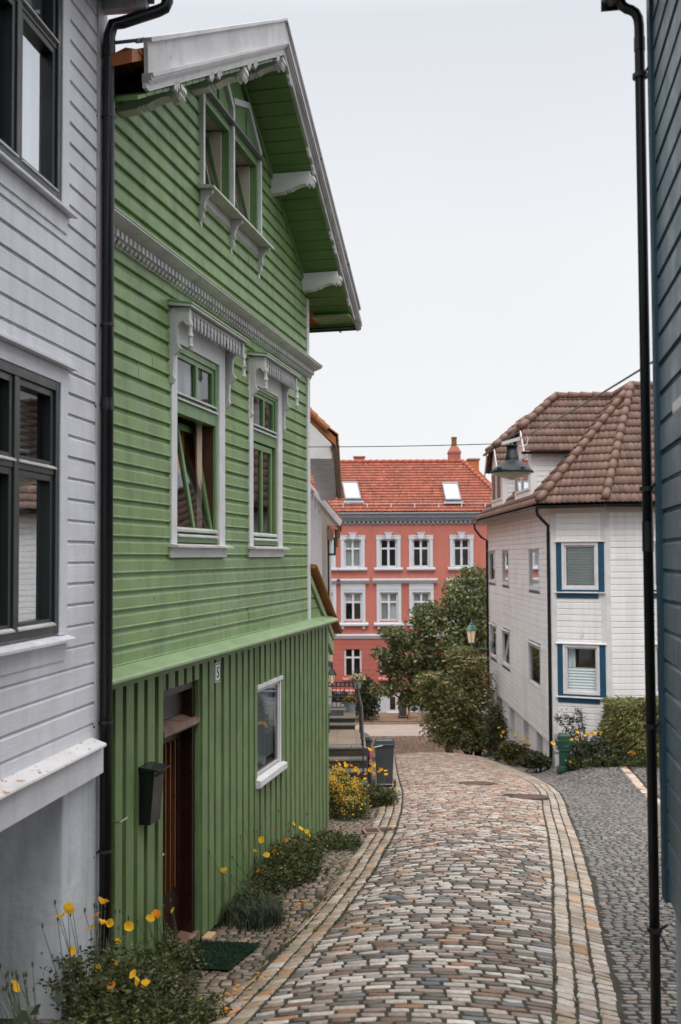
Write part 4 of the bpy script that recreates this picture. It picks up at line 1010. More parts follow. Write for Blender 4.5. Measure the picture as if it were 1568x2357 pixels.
# two dormers with half-hipped fronts
def dormer(zc, hw):
    X0 = 5.68; e0 = 3.10; rt = 4.93; sx = lambda h: 5.35+(h-1.40)/((AP[2]-1.4)/(AP[0]-5.35))
    Df = Fr((X0, zc-hw), 0, -1)
    d = MB().prism(Df, [(0, 1.72), (2*hw, 1.72), (2*hw, e0+.08), (hw+.95, 3.80), (hw-.95, 3.80), (0, e0+.08)], -.10, 0)
    dm = d.build('dormer', M['white_far'], rh)
    Sf = Fr((X0, zc-hw), 90, 1); sw = MB()
    n = 9
    for i in range(n):
        h = 1.75+i*.155
        sw.run(Sf, max(0, sx(h)-X0-.3) if False else 0., max(.1, sx(h+.15)-X0+.25), [(0, h), (.02, h), (.006, h+.152), (0, h+.152)])
    sw.box(Sf, -.02, .16, 1.7, e0+.04, 0, .03); sw.build('cheek', M['white_far'], dm)
    for a, b in ((.28, hw-.10), (hw+.10, 2*hw-.28)):
        r_ = ring(MB(), Df, a-.06, b+.06, 1.98, 3.06, .07, -.02, .04); r_.build('window_frame', M['white_trim'], dm)
        p = MB(); pane(p, Df, a, b, 2.04, 3.0, .012); p.build('pane', M['glass_dark'], dm)
        MB().box(Df, a, b, 2.04, 3.0, .001, .004).build('dark_backing', M['room_grey'], dm)
    # roof: two slopes and the half hip
    rs = rt-e0; y0 = zc-hw-.2; y1 = zc+hw+.2; run = hw+.2; L_ = math.hypot(run, rs); rj = L_*(3.80-e0)/rs
    xb0, xb1 = sx(e0), sx(rt)
    A, B, T = (5.46, y0, e0), (xb0+.1, y0, e0), (5.46, zc, rt)
    tiles('roof_tiles', A, B, T, [(0, 0), (rj, 0), (L_, 1.28)], [(0, xb0+.1-5.46), (L_, xb1+.2-5.46)], M['tile_brown'], dm, BROWN)
    A2, B2, T2 = (5.46, y1, e0), (xb0+.1, y1, e0), (5.46, zc, rt)
    tiles('roof_tiles', A2, B2, T2, [(0, 0), (rj, 0), (L_, 1.28)], [(0, xb0+.1-5.46), (L_, xb1+.2-5.46)], M['tile_brown'], dm, BROWN)
    k = run*(1-(3.80-e0)/rs)
    a3, b3, t3 = (5.44, zc+k, 3.80), (5.44, zc-k, 3.80), (6.74, zc, rt)
    Lh = math.hypot(6.74-5.44, rt-3.80)
    tiles('roof_tiles', a3, b3, t3, [(0, 0), (Lh, k)], [(0, 2*k), (Lh, k)], M['tile_brown'], dm, BROWN)
    c = MB(); caps(c, (5.46, zc-k, 3.86), (6.74, zc, rt+.06), .11); caps(c, (5.46, zc+k, 3.86), (6.74, zc, rt+.06), .11); caps(c, (6.74, zc, rt+.05), (xb1+.1, zc, rt+.05), .11); c.build('hip_tiles', hc_col, dm, True)
    gq = MB(); gutter(gq, [(5.36, y0-.05, e0-.03), (xb0+.05, y0-.05, e0-.03)], .07); gutter(gq, [(5.36, zc-k, 3.76), (5.36, zc+k, 3.76)], .06); gq.build('gutter', M['black'], dm)
    for ya, yb in ((y0, zc-k), (y1, zc+k)): MB().prism(Fr((5.45, 0), 0, -1), [(ya, e0+.0), (yb, 3.78), (yb, 3.62), (ya, e0-.16)], -.02, .02).build('verge_board', M['white_trim'], dm)
dormer(33.1, 1.5); dormer(38.5, 1.4)
pl = MB().box(Lf, 12.1, 12.6, -3.52, -3.28, .035, .05); np_ = thing('wall_plaque', Lf(12.35, -3.5, .04), 'small grey plaque fixed low on the white clapboard wall behind the elder bush', 'plaque'); pl.build('plate', M['pot'], np_)

# ------------------------------------------------------------------ red apartment house across the street
Rf = Fr((0, 60.), 90, 1)
red = thing('red_apartment_house', (4, 62, -8.8), 'salmon red rendered apartment house with white window surrounds and orange tiled roof', 'house')
X = lambda px: (px-784)/2450*60.
def H(py, px=900): return Rf.px(px, py)[1]
cols = [(784.5, 840.8), (866.7, 923), (941.5, 997.3), (1035.5, 1090.4)]
cols = [(745.5-28.5, 774)]+cols
w2 = [(X(a+7.3), X(b-9.4), H(1306), H(1240)) for a, b in cols]
w1 = [(X(a+6.5), X(b-8), H(1429), H(1363.5)) for a, b in cols]
w0 = [(X(a+6.5), X(b-10), H(1558.7), H(1489.5)) for a, b in cols]
bw = [(X(892), X(910), H(1637), H(1601))]
mb = MB(); wall_with_holes(mb, Rf, -9, 9.4, H(1470), 2.0, w2+w1, 0)
for y0, y1, z in ((60, 69, -9),): mb.poly((-9, 60, -9), (-9, 69, -9), (-9, 69, 2), (-9, 60, 2)).poly((9.4, 60, -9), (9.4, 69, -9), (9.4, 69, 2), (9.4, 60, 2)).poly((-9, 69, -9), (9.4, 69, -9), (9.4, 69, 2), (-9, 69, 2))
mb.build('rendered_wall', M['red'], red)
mb = MB(); hp = H(1590); h = hp+.02
rows_ = np.arange(hp+.02, H(1471), .288)
for a in rows_:                                        # banded ground floor: courses with sunk joints
    c0, c1 = a+.008, min(a+.28, H(1471))
    holes = [w for w in w0 if w[2] < (c0+c1)/2 < w[3]]
    ts = [-9]+[c for w in sorted(holes) for c in w[:2]]+[9.4]
    for q, r in zip(ts[::2], ts[1::2]): mb.box(Rf, q, r, c0, c1, -.1, .02)
wall_with_holes(mb, Rf, -9, 9.4, hp, H(1470), w0, -.001)
mb.build('banded_ground_floor', M['red_low'], red)
mb = MB(); wall_with_holes(mb, Rf, -9, 9.4, -9.2, hp, bw, .06); mb.build('plinth', M['whitewash'], red)
MB().run(Rf, -9, 9.4, [(0, hp+.1), (.12, hp+.02), (.12, hp-.03), (.06, hp-.04), (0, hp-.03)]).build('base_band', M['red_sill'], red)
MB().run(Rf, -9, 9.4, [(0, H(1459)), (.16, H(1461)), (.16, H(1463.5)), (.10, H(1464)), (.08, H(1469)), (0, H(1470))]).build('string_course', M['bluewhite'], red)
MB().run(Rf, -9.1, 9.5, [(0, 1.98), (.12, 2.0), (.14, 2.12), (.30, 2.18), (.32, 2.34), (0, 2.36)]).build('cornice', M['cornice_grey'], red)
d = MB(); t = -8.9
while t < 9.3: d.box(Rf, t, t+.13, 1.86, 1.98, 0, .14); t += .26
d.box(Rf, -9, 9.4, 1.80, 1.855, 0, .05); d.build('dentil', M['cornice_grey'], red)
gutter(MB(), [(-9.3, 59.58, 2.46), (9.6, 59.58, 2.46)], .08).box(Rf, -9.2, 9.55, 2.36, 2.44, .33, .36).build('gutter', M['bluewhite'], red)
def red_window(w, kind, i):
    t0, t1, h0, h1 = w
    f = MB()
    if kind == 2:
        f.box(Rf, t0-.19, t0, h0-.02, h1+.14, 0, .08).box(Rf, t1, t1+.19, h0-.02, h1+.14, 0, .08).box(Rf, t0, t1, h1, h1+.14, 0, .079)
        f.box(Rf, t0-.22, t1+.22, h1+.14, h1+.20, 0, .11).box(Rf, t0-.22, t0+.12, h1-.05, h1+.139, .08, .10).box(Rf, t1-.12, t1+.22, h1-.05, h1+.139, .08, .10)
        m_ = (t0+t1)/2; f.prism(Rf, [(m_-.13, h1-.02), (m_+.13, h1-.02), (m_+.2, h1+.30), (m_-.2, h1+.30)], .0, .16).box(Rf, m_-.25, m_+.25, h1+.30, h1+.35, 0, .18)
        f.run(Rf, t0-.32, t1+.32, [(0, h0+.0), (.2, h0-.06), (.2, h0-.13), (.12, h0-.17), (0, h0-.17)])
    elif kind == 1:
        f.box(Rf, t0-.18, t0, h0-.1, h1+.5, 0, .08).box(Rf, t1, t1+.18, h0-.1, h1+.5, 0, .08).box(Rf, t0, t1, h1, h1+.5, 0, .079).box(Rf, t0-.18, t1+.18, h1+.16, h1+.20, .08, .10)
        f.run(Rf, t0-.4, t1+.4, [(0, h1+.78), (.28, h1+.74), (.28, h1+.67), (.18, h1+.62), (.12, h1+.52), (0, h1+.50)])
        f.run(Rf, t0-.34, t1+.34, [(0, h0-.08), (.22, h0-.16), (.22, h0-.24), (.12, h0-.28), (0, h0-.28)])
        for q in (t0-.15, t1): f.box(Rf, q, q+.15, h0-.43, h0-.281, 0, .12)
    else:
        pass
    wn = (f if kind else ring(MB(), Rf, t0-.001, t1+.001, h0, h1, .03, -.16, -.10)).build('window', M['bluewhite'] if kind else M['white_trim'], red)
    s = ring(MB(), Rf, t0, t1, h0, h1, .10, -.14, -.05); m_ = (t0+t1)/2; hr = h0+(h1-h0)*.66
    s.box(Rf, m_-.06, m_+.06, h0+.1, h1-.1, -.14, -.045); s.box(Rf, t0+.1, m_-.06, hr-.05, hr+.05, -.14, -.05).box(Rf, m_+.06, t1-.1, hr-.05, hr+.05, -.14, -.05)
    s.build('sash', M['white_trim'], wn)
    g_ = MB()
    for a, b in ((t0+.1, m_-.06), (m_+.06, t1-.1)):
        for c, e in ((h0+.1, hr-.05), (hr+.05, h1-.1)): pane(g_, Rf, a, b, c, e, -.10)
    g_.build('pane', M['glass_dark'], wn)
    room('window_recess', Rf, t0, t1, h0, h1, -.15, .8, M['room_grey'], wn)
    if kind == 0: MB().run(Rf, t0-.1, t1+.1, [(-.1, h0+.01), (.18, h0-.05), (.18, h0-.14), (.02, h0-.17)]).build('sill', M['red_sill'], wn)
    if kind == 2 and i in (1,): 
        for a, b in ((t0+.1, m_-.06), (m_+.06, t1-.1)): curtain('curtain', Rf, a, b, h0, h1, -.22, M['blind'], wn, 3, .01)
    if kind == 1 and i in (1, 2, 3): curtain('curtain', Rf, t0+.1, t1-.1, hr if i == 1 else h0, h1, -.20, M['curtain_white'], wn, 7, .012)
for i in range(5): red_window(w2[i], 2, i); red_window(w1[i], 1, i); red_window(w0[i], 0, i)
t0, t1, h0, h1 = bw[0]
bwn = ring(MB(), Rf, t0, t1, h0, h1, .07, -.1, .05).build('basement_window', M['cream'], red); p = MB(); pane(p, Rf, t0+.05, t1-.05, h0+.05, h1-.05, -.02); p.build('pane', M['glass_dark'], bwn); room('window_recess', Rf, t0, t1, h0, h1, -.1, .4, M['ink'], bwn)
MB().run(Rf, t0-.08, t1+.1, [(.04, h0-.01), (.2, h0-.05), (.2, h0-.12), (.06, h0-.12)]).build('sill', M['whitewash'], bwn)
# roof
re, rr = 2.50, 5.74
RT_ = (7.5, 65., rr); RE = (9.75, 59.62, re); LE = (-9.3, 59.62, re)
L_ = math.hypot(65-59.62, rr-re)
roof = MB().poly((-9.3, 59.7, re-.08), (9.7, 59.7, re-.08), (7.5, 65, rr-.08), (-9.3, 65, rr-.08)).poly((9.7, 59.7, re-.08), (9.7, 70, re-.08), (7.5, 65, rr-.08)).poly((-9.3, 65, rr-.08), (7.5, 65, rr-.08), (9.7, 70, re-.08), (-9.3, 70, re-.08)).build('roof', M['tile_red'], red)
tiles('front_tiles', LE, RE, (-9.3, 65, rr), [(0, 0), (L_, 0)], [(0, 19.05), (L_, 16.8)], M['tile_red'], roof, REDT, .15, .345, .026, .055)
a, b, t_ = (9.75, 59.62, re), (9.75, 70., re), (7.5, 65., rr); Lr = math.hypot(2.25, rr-re)
tiles('side_tiles', a, b, t_, [(0, 0), (Lr, 5.38)], [(0, 10.38), (Lr, 5.39)], M['tile_red'], roof, REDT, .15, .345)
hr_col = mat('red_hip_tile', (.36, .085, .05), .65, .2, 3., None, 0, .3, 25., spots=((.12, .06, .045), .66, 6.))
c = MB(); caps(c, (9.75, 59.62, re+.05), (7.5, 65, rr+.05), .14, .4); caps(c, (-9.3, 65, rr+.04), (7.5, 65, rr+.04), .13, .4); c.build('ridge_tiles', hr_col, roof, True)
def on_roof(px, py):
    r = ray(px, py); s_ = (rr-re)/(65-59.62); k = (re-s_*59.62)/(r[2]-s_*r[1]); return (r[0]*k, r[1]*k, r[2]*k)
for (a, b, c_, d_) in ((789, 827, 1117, 1157), (1019, 1057, 1119, 1159)):
    q = [Vector(on_roof(x, y)) for x, y in ((a-2, c_), (b-4, c_), (b+5, d_), (a+6, d_))]; n = Vector((0, -(rr-re), 65-59.62)).normalized()
    def inset(f_): 
        m_ = sum(q, Vector())/4; return [p+(m_-p)*f_ for p in q]
    sk = MB().loft([tuple(p-n*.02) for p in q], [tuple(p+n*.26) for p in q], False)
    o_, i_ = [tuple(p+n*.26) for p in q], [tuple(p+n*.26) for p in inset(.16)]
    for k in range(4): sk.poly(o_[k], o_[(k+1) % 4], i_[(k+1) % 4], i_[k])
    sko = sk.build('skylight', M['lead'], red)
    MB().poly(*[tuple(p+n*.235) for p in inset(.12)]).build('pane', M['frosted'], sko)
    ap2 = [q[3]+n*.17, q[2]+n*.17, q[2]+(q[2]-q[1])*.14+Vector((.15, 0, 0))+n*.15, q[3]+(q[3]-q[0])*.14-Vector((.15, 0, 0))+n*.15]
    MB().slab([tuple(p) for p in ap2], (0, 0, .015)).build('apron', M['lead'], sko)
sg = MB(); sp = (rr-re)/(65-59.62)
for px in (790, 845.5, 900.5, 955, 1010, 1063, 1117):
    p = on_roof(px, 1170); sg.tube([p, (p[0], p[1]-.02, p[2]+.30)], .035, 6); sg.tube([(p[0], p[1]+.25, p[2]+.12), (p[0], p[1]-.02, p[2]+.26)], .02, 6)
sg.tube([(-5, 60.2, re+sp*.55+.16), (9.0, 60.2, re+sp*.55+.16)], .012, 6); sg.build('snow_guard', M['bluewhite'], roof)
ch = at(1046, 1062, 65.3)
MB().box(Rf, ch[0]-.36, ch[0]+.36, rr-.4, 6.45, -5.7, -5.0).box(Rf, ch[0]-.40, ch[0]+.40, 6.30, 6.40, -5.74, -4.96).loft([(ch[0]-.36, 65, 6.45), (ch[0]+.36, 65, 6.45), (ch[0]+.36, 65.7, 6.45), (ch[0]-.36, 65.7, 6.45)], [(ch[0]-.2, 65.15, 6.75), (ch[0]+.2, 65.15, 6.75), (ch[0]+.2, 65.55, 6.75), (ch[0]-.2, 65.55, 6.75)]).build('chimney', M['brickred'], roof)
MB().lathe((ch[0], 65.35, 6.7), [(.17, 0), (.16, .5), (.18, .52), (.18, .62), (.13, .63), (.13, .5)], 12).build('chimney_pot', mat('brown_pot', (.20, .085, .03), .6, .2, 4.), roof)
MB().box(Rf, .85, 1.5, rr-.2, 6.1, -6, -5.3).box(Rf, .8, 1.55, 6.1, 6.17, -6.05, -5.25).build('roof_hatch', M['brickred'], roof)

# ------------------------------------------------------------------ orange house behind
ob = thing('orange_house', (10, 78, -8.9), 'orange rendered house rising behind the red one, only its chimney gable in view', 'house')
Of = Fr((0, 76.), 90, 1)
def ox(px, py): p = Of.px(px, py); return p
MB().prism(Of, [(ox(1079, 1240)[0], -9), ox(1079, 1057), ox(1103, 1057), ox(1103, 1083), ox(1150, 1132), (ox(1150, 1132)[0]+3, 0.5), (ox(1150, 1132)[0]+3, -9)], -7, 0).build('gable_wall', M['orange'], ob)
MB().box(Of, ox(1077, 1060)[0], ox(1105, 1060)[0], ox(1090, 1059)[1], ox(1090, 1059)[1]+.12, -1.2, .08).build('chimney_cap', M['brickred'], ob)

# ------------------------------------------------------------------ houses down the left side
Hf = Fr((-.92, 0.), .3, 1)                               # facade of the fretwork house
fh = thing('fretwork_house', Hf(26, -4.6, 0), 'white timber house with lacy fretwork front and deep rafter eaves behind the green house', 'house')
mb = MB(); clap(mb, Hf, lambda h: 18.6, lambda h: 35., -5.2, 1.8, .16, split=0); mb.build('clapboard_wall', M['white_far'], fh)
MB().poly(Hf(18.6, -5, 0), Hf(18.6, -5, -7), Hf(18.6, 4, -7), Hf(18.6, 1.9, 0)).poly(Hf(35, -8, 0), Hf(35, -8, -7), Hf(35, 4, -7), Hf(35, 1.9, 0)).build('side_wall', M['white_far'], fh)
fw_ = MB()
t = 18.8
while t < 34.2:                                          # fretted boards: notched heads, pierced edges, saw-tooth feet
    top = 1.35+.18*math.sin((t-18.8)*2.1); w = .86
    fw_.prism(Hf, [(t, -1.0), (t+w/2, -1.12), (t+w, -1.0), (t+w, -.2), (t+w-.03, -.14), (t+w, -.08), (t+w, .6), (t+w-.03, .66), (t+w, .72), (t+w, top), (t+w*.75, top+.10), (t+w/2, top+.03), (t+w*.25, top+.10), (t, top), (t, .72), (t+.03, .66), (t, .6), (t, -.08), (t+.03, -.14), (t, -.2)], .10, .13)
    t += 1.15
fw_.build('fretwork_screen', M['white_trim'], fh)
MB().box(Hf, 18.7, 34.3, 1.10, 1.18, .02, .10).box(Hf, 18.7, 34.3, -.95, -.85, .02, .10).build('screen_rail', M['white_trim'], fh)
ro = MB().loft([(-.08, 19.3, 2.17), (-4.2, 19.3, 6.2), (-4.2, 19.3, 6.05), (-.08, 19.3, 2.02)], [(-.02, 35.2, 2.17), (-4.2, 35.2, 6.2), (-4.2, 35.2, 6.05), (-.02, 35.2, 2.02)])
roof = ro.build('roof', M['tile_orange'], fh)
tiles('roof_tiles', (-.02, 35.2, 2.2), (-.08, 19.3, 2.2), (-4.1, 35.2, 6.2), [(0, 0), (5.7, 0)], [(0, 15.9), (5.7, 15.9)], M['tile_red'], roof, [(.42, .13, .05), (.36, .10, .04)])
c = MB(); caps(c, (-.22, 19.28, 2.30), (-4.2, 19.28, 6.25), .06, .3); c.build('verge_tiles', M['tile_orange'], roof)
MB().prism(Fr((0, 19.3), 90, 1), [(-.16, 1.78), (-.16, 2.05), (-1.6, 3.5), (-1.6, 1.78)], 0, .03).box(Fr((0, 19.3), 90, 1), -.64, -.63, 1.78, 2.5, .03, .036).build('verge_box', M['white_trim'], fh)
so = MB().loft([(-.12, 19.33, 1.95), (-.65, 19.33, 1.95), (-.65, 19.33, 1.99), (-.12, 19.33, 1.99)], [(-.08, 35, 1.95), (-.58, 35, 1.95), (-.58, 35, 1.99), (-.08, 35, 1.99)]); so.build('eave_soffit', M['stucco_shade'], fh)  # shade between the rafters is in the soffit colour
for i in range(22): y_ = 19.5+i*.7; MB().run(Fr((-.63, y_), 0, 1), 0, .10, [(0, 1.95), (.50, 1.95), (.50, 1.88), (.42, 1.84), (0, 1.80)]).build('rafter_end', M['white_far'], fh)
rg = mat('rusty_brown_gutter', (.16, .09, .04), .6, .3, 5., None, 0, .2, 30.)
gutter(MB(), [(-.10, 19.2, 2.02), (-.03, 35.2, 1.98)], .085).build('gutter', rg, fh)
MB().box(Hf, 34.8, 35, -8, 1.8, 0, .06).build('corner_board', M['white_trim'], fh)
MB().tube([Hf(19.6, -1.35, .12), Hf(19.6, -5.2, .12)], .06, 10).build('downpipe', M['teal'], fh)

Cf = Fr((-.50, 0.), .05, 1)
ch_ = thing('cream_house', Cf(42, -7, 0), 'narrow glimpse of a cream house with dark framed open window beyond the fretwork house', 'house')
MB().box(Cf, 36, 50, -9.5, 1.3, -6, 0).build('rendered_wall', M['cream'], ch_)
Kf = Fr((0, 36.), 90, 1)
MB().prism(Kf, [(-.6, 2.02), (.04, 1.22), (-.1, 1.05), (-6, 1.05), (-6, 5.5), (-3.5, 5.5)], -.03, 0).build('gable', M['cream'], ch_)
MB().prism(Kf, [(-3.5, 5.6), (.08, 1.25), (.02, 1.12), (-3.5, 5.35)], -14, .05).build('roof', M['tile_orange'], ch_)
MB().prism(Kf, [(-3.5, 5.50), (.06, 1.20), (-.02, 1.02), (-3.5, 5.25)], .051, .10).build('verge_board', M['white_trim'], ch_)
MB().box(Kf, -.455, -.235, .57, .94, -.6, .02).build('boxed_eave', mat('brown_boxing', (.30, .21, .14), .7, .2, 3.), ch_)
gutter(MB(), [(-.14, 36.0, 1.0), (-.10, 50, .95)], .09).tube([(-.14, 36.2, .92), (-.14, 36.2, .32)], .06, 8).build('gutter', rg, ch_)
ow = MB(); Wf = Fr((-.50, 37.5), 90, 1); ring(ow, Wf, -.02, .33, .04, .68, .075, 0, .06); own = ow.build('open_window', M['teal'], ch_)
p = MB(); pane(p, Wf, .08, .32, .1, .63, .025); p.build('pane', M['glass'], own)
MB().box(Cf, 37.5, 39, -1.9, .7, 0, .06).build('window_trim', M['teal'], ch_)
# ------------------------------------------------------------------ wheelie bins
def copy_tree(o, parent=None):
    c = o.copy(); C.objects.link(c)
    if parent: c.parent = parent
    for ch in list(o.children): copy_tree(ch, c)
    return c
I = Fr((0, 0), 90, 1)
def make_bin():
    t = thing('wheelie_bin', (0, 0, 0), 'x', 'bin')
    b = MB().loft([(-.20, -.22, .06), (.20, -.22, .06), (.20, .20, .06), (-.20, .20, .06)], [(-.255, -.30, .96), (.255, -.30, .96), (.255, .28, .96), (-.255, .28, .96)])
    b.loft([(-.275, -.32, .93), (.275, -.32, .93), (.275, .30, .93), (-.275, .30, .93)], [(-.285, -.33, .985), (.285, -.33, .985), (.285, .30, .985), (-.285, .30, .985)])
    b.loft([(-.20, -.235, .05), (.20, -.235, .05), (.20, .2, .05), (-.20, .2, .05)], [(-.21, -.24, .16), (.21, -.24, .16), (.21, .2, .16), (-.21, .2, .16)])
    b.build('body', M['bin'], t, False, .015)
    l = MB().loft([(-.285, -.345, .988), (.285, -.345, .988), (.285, .30, .988), (-.285, .30, .988)], [(-.225, -.27, 1.085), (.225, -.27, 1.085), (.225, .27, 1.10), (-.225, .27, 1.10)])
    l.box(I, -.2, .2, 1.0, 1.07, .325, .36).box(I, -.04, .04, .95, 1.06, .34, .375)
    l.build('lid', M['bin_lid'], t, False, .014)
    MB().tube([(-.22, -.36, 1.0), (.22, -.36, 1.0)], .016, 8).tube([(-.24, .33, 1.0), (.24, .33, 1.0)], .016, 8).build('handle', M['bin_lid'], t)
    MB().tube([(-.25, .22, .10), (.25, .22, .10)], .012, 8).build('axle', M['steel'], t)
    for s in (-1, 1):
        MB().tube([(s*.25, .22, .10), (s*.30, .22, .10)], .10, 20).build('wheel', M['rubber'], t, False, .008)
    return t
def put(o, x, y, rz, label, z=None):
    o.location = (x, y, float(gz(x, y)) if z is None else z); o.rotation_euler = (0, 0, RAD(rz)); o['label'] = label; return o
bn = make_bin(); bn['group'] = 'dark wheelie bins along the street'; bn.scale = (.86, .86, 1)
b2 = copy_tree(bn); b3 = copy_tree(bn)
put(bn, .98, 24.55, 177, 'dark grey wheelie bin with black lid standing on the cobbles beside the stone steps')
put(b2, .50, 27.9, 12, 'grey wheelie bin half hidden behind the iron stair railing')
put(b3, 3.30, 57.9, 185, 'distant dark wheelie bin with small white sticker against the whitewashed plinth', float(gz(3.3, 57.9))+.13)
MB().add([(3.30-.06, 57.9-.36, b3.location[2]+.80), (3.36, 57.9-.36, b3.location[2]+.80), (3.36, 57.9-.365, b3.location[2]+.90), (3.24, 57.9-.365, b3.location[2]+.90)], [(0, 1, 2, 3)])
st = MB().box(I, -.05, .06, .76, .86, -.275, -.268); so_ = st.build('sticker', M['plate'], None); so_.parent = b3

# ------------------------------------------------------------------ stone steps with iron railing
sx0, sx1 = -.62, .56
zb = float(gz(.3, 23.4))
steps = thing('stone_steps', (0, 24, zb), 'worn stone steps rising from the road beside the green house to a landing', 'steps')
rs = MB(); td = MB(); z = zb-.1; rise = .205; y = 23.45
tops = []
for i in range(4):
    zt = zb+rise*(i+1)
    rs.box(I, sx0, sx1-.03, zb-.6, zt-.05, -(26.9), -(y+.03)); td.box(I, sx0, sx1, zt-.048, zt, -(y+.34 if i < 3 else 26.95), -y)
    tops.append((y, zt)); y += .33
zl = tops[-1][1]; yl = 26.9
for i in range(2):
    zt = zl+.13*(i+1); rs.box(I, sx0, sx1-.22, zb-.6, zt-.045, -30, -(yl+.03)); td.box(I, sx0, sx1-.2, zt-.043, zt, -(yl+.3 if i < 1 else 30), -yl); yl += .3
zp = zl+.26
rs.build('riser', M['slate_dark'], steps, False, .01); td.build('tread', M['slate'], steps, False, .008)
sl2 = MB()
for a, b, c, d in ((-.6, -.12, 24.75, 25.9), (-.1, .34, 24.75, 25.7), (-.1, .34, 25.72, 26.85), (-.6, -.12, 25.92, 26.85), (.36, .54, 24.75, 26.85)): sl2.box(I, a, b, zl-.001, zl+.008, -d, -c)
sl2.build('landing_slab', mat('warm_flagstone', (.27, .215, .165), .6, .2, 3., None, 0, .2, 30., dirt=((.33, .18, .09), .6, 2.)), steps)
rail = thing('iron_railing', (.5, 24, zl), 'black wrought iron railing with twisted posts along the stone steps', 'railing')
hp_ = [(.47, 23.6, zb+.20+.92), (.47, 24.5, zl+.90), (.44, 26.9, zl+.92), (.38, 27.5, zp+.90), (.37, 28.6, zp+.90)]
r_ = MB().tube(hp_, .024, 8)
for (x, y, zt, zb_) in ((.47, 23.62, zb+1.12, zb+.2), (.465, 24.6, zl+.90, zl), (.46, 25.5, zl+.90, zl), (.45, 26.4, zl+.92, zl), (.40, 27.4, zp+.88, zp), (.37, 28.6, zp+.92, zp)):
    pr = [(.016, 0), (.016, .28), (.028, .32), (.016, .36), (.016, .6), (.028, .64), (.016, .68), (.016, zt-zb_)]; r_.lathe((x, y, zb_), pr, 8)
r_.build('handrail', M['black_iron'], rail)
bl = MB()
for zz, rr_ in ((zp+.72, .016), (zp+.62, .02), (zp+.34, .013), (zp+.06, .013)): bl.tube([(-.55, 28.6, zz), (.37, 28.6, zz)], rr_, 8)
for i in range(8):
    x = -.47+i*.112; bl.tube([(x, 28.6, zp+.06), (x, 28.6, zp+.72)], .010, 6)
    cpts = [(x+.056+.045*math.cos(a), 28.6, zp+.67+.045*math.sin(a)) for a in np.linspace(0, 2*math.pi, 13)]; bl.tube(cpts, .009, 6)
bl.build('baluster_panel', M['black_iron'], rail)

gb = thing('green_box', (-.40, 26.6, zl), 'dark green wooden box with a pale green slatted lid on the stone landing', 'box')
MB().box(I, -.62, -.30, zl, zl+.50, -26.75, -26.35).build('panel', M['teal'], gb, False, .01)
l = MB()
for i in range(3): l.box(I, -.63, -.27, zl+.503+.075*i, zl+.565+.075*i, -26.76, -26.33-.015*(2-i))
l.build('lid_slat', mat('pale_green_lid', (.20, .30, .24), .5, .15, 3.), gb)
mt = thing('door_mat', (-.2, 28, zp), 'dark grey doormat lying on the platform above the stone steps', 'mat'); MB().box(I, -.45, .05, zp, zp+.015, -28.4, -27.5).build('mat', M['rubber'], mt)

# ------------------------------------------------------------------ bicycle leaning behind the bin
bk = thing('bicycle', (.60, 24.2, float(gz(.6, 24.2))), 'pink framed bicycle mostly hidden between the grey bin and the steps', 'bicycle')
bz = float(gz(.6, 24.2)); bx = .64
def wheel(y):
    c = (bx, y, bz+.34)
    tr = MB().tube([(bx+.02*math.sin(a)*0, y+.32*math.cos(a), bz+.34+.32*math.sin(a)) for a in np.linspace(0, 2*math.pi, 33)], .022, 8)
    w = tr.build('wheel', M['rubber'], bk); sp = MB()
    for a in np.linspace(0, 2*math.pi, 17): sp.tube([c, (bx, y+.31*math.cos(a), c[2]+.31*math.sin(a))], .003, 4)
    sp.build('spoke', M['steel'], w)
wheel(23.95); wheel(24.95)
MB().tube([(bx, 23.95, bz+.34), (bx, 24.08, bz+.75), (bx, 24.12, bz+.88)], .016, 8).tube([(bx, 24.1, bz+.72), (bx, 24.5, bz+.28), (bx, 24.65, bz+.8)], .018, 8).tube([(bx, 24.12, bz+.75), (bx, 24.64, bz+.72)], .018, 8).tube([(bx, 24.5, bz+.28), (bx, 24.95, bz+.34), (bx, 24.64, bz+.70)], .012, 8).build('frame', M['pink'], bk)
MB().tube([(bx-.28, 24.16, bz+1.0), (bx-.1, 24.08, bz+.98), (bx, 24.12, bz+.93), (bx+.1, 24.08, bz+.98), (bx+.28, 24.16, bz+1.0)], .012, 8).build('handlebar', M['steel'], bk)
MB().lathe((bx, 24.68, bz+.80), [(.03, 0), (.09, .04), (.07, .07), (.01, .075)], 12, 0, .7, 1.3).build('saddle', M['rubber'], bk)

# ------------------------------------------------------------------ street lamp slung on a cable
lx, ly = at(1179, 1087, 14.)[0], 14.; lz = at(1179, 1087, 14.)[2]
lm = thing('hanging_street_lamp', (lx, ly, lz), 'dark dome shaped street lamp slung from a cable across the street', 'street lamp')
MB().lathe((lx, ly, lz), [(.283, -.006), (.285, .004), (.262, .03), (.225, .065), (.175, .10), (.12, .135), (.095, .155), (.092, .165), (.09, .22), (.08, .225), (.078, .275), (.07, .28), (.068, .335), (.078, .34), (.078, .36), (.04, .365)], 40).build('shade', M['frame_dark'] if False else mat('dark_enamel', (.008, .014, .018), .42, .1, 5., None, 0, 0, 30., spots=((.3, .32, .33), .79, 40.), spec=.3), lm, True)
MB().lathe((lx, ly, lz), [(.262, -.004), (.25, -.022), (.19, -.05), (.11, -.07), (.05, -.085), (.02, -.10), (.001, -.10)], 32).build('bowl', M['lamp_glass'], lm, True)
k = MB()
for a in (.4, 1.6, 2.7, 3.9, 5.1): k.box(Fr((lx+.265*math.cos(a), ly+.265*math.sin(a)), 90-math.degrees(a)+90, 1), -.02, .02, lz-.01, lz+.05, -.02, .015)
k.build('clip', M['black_iron'], lm)
pl_, pr_ = at(1155, 1021, ly), at(1199, 1009, ly)
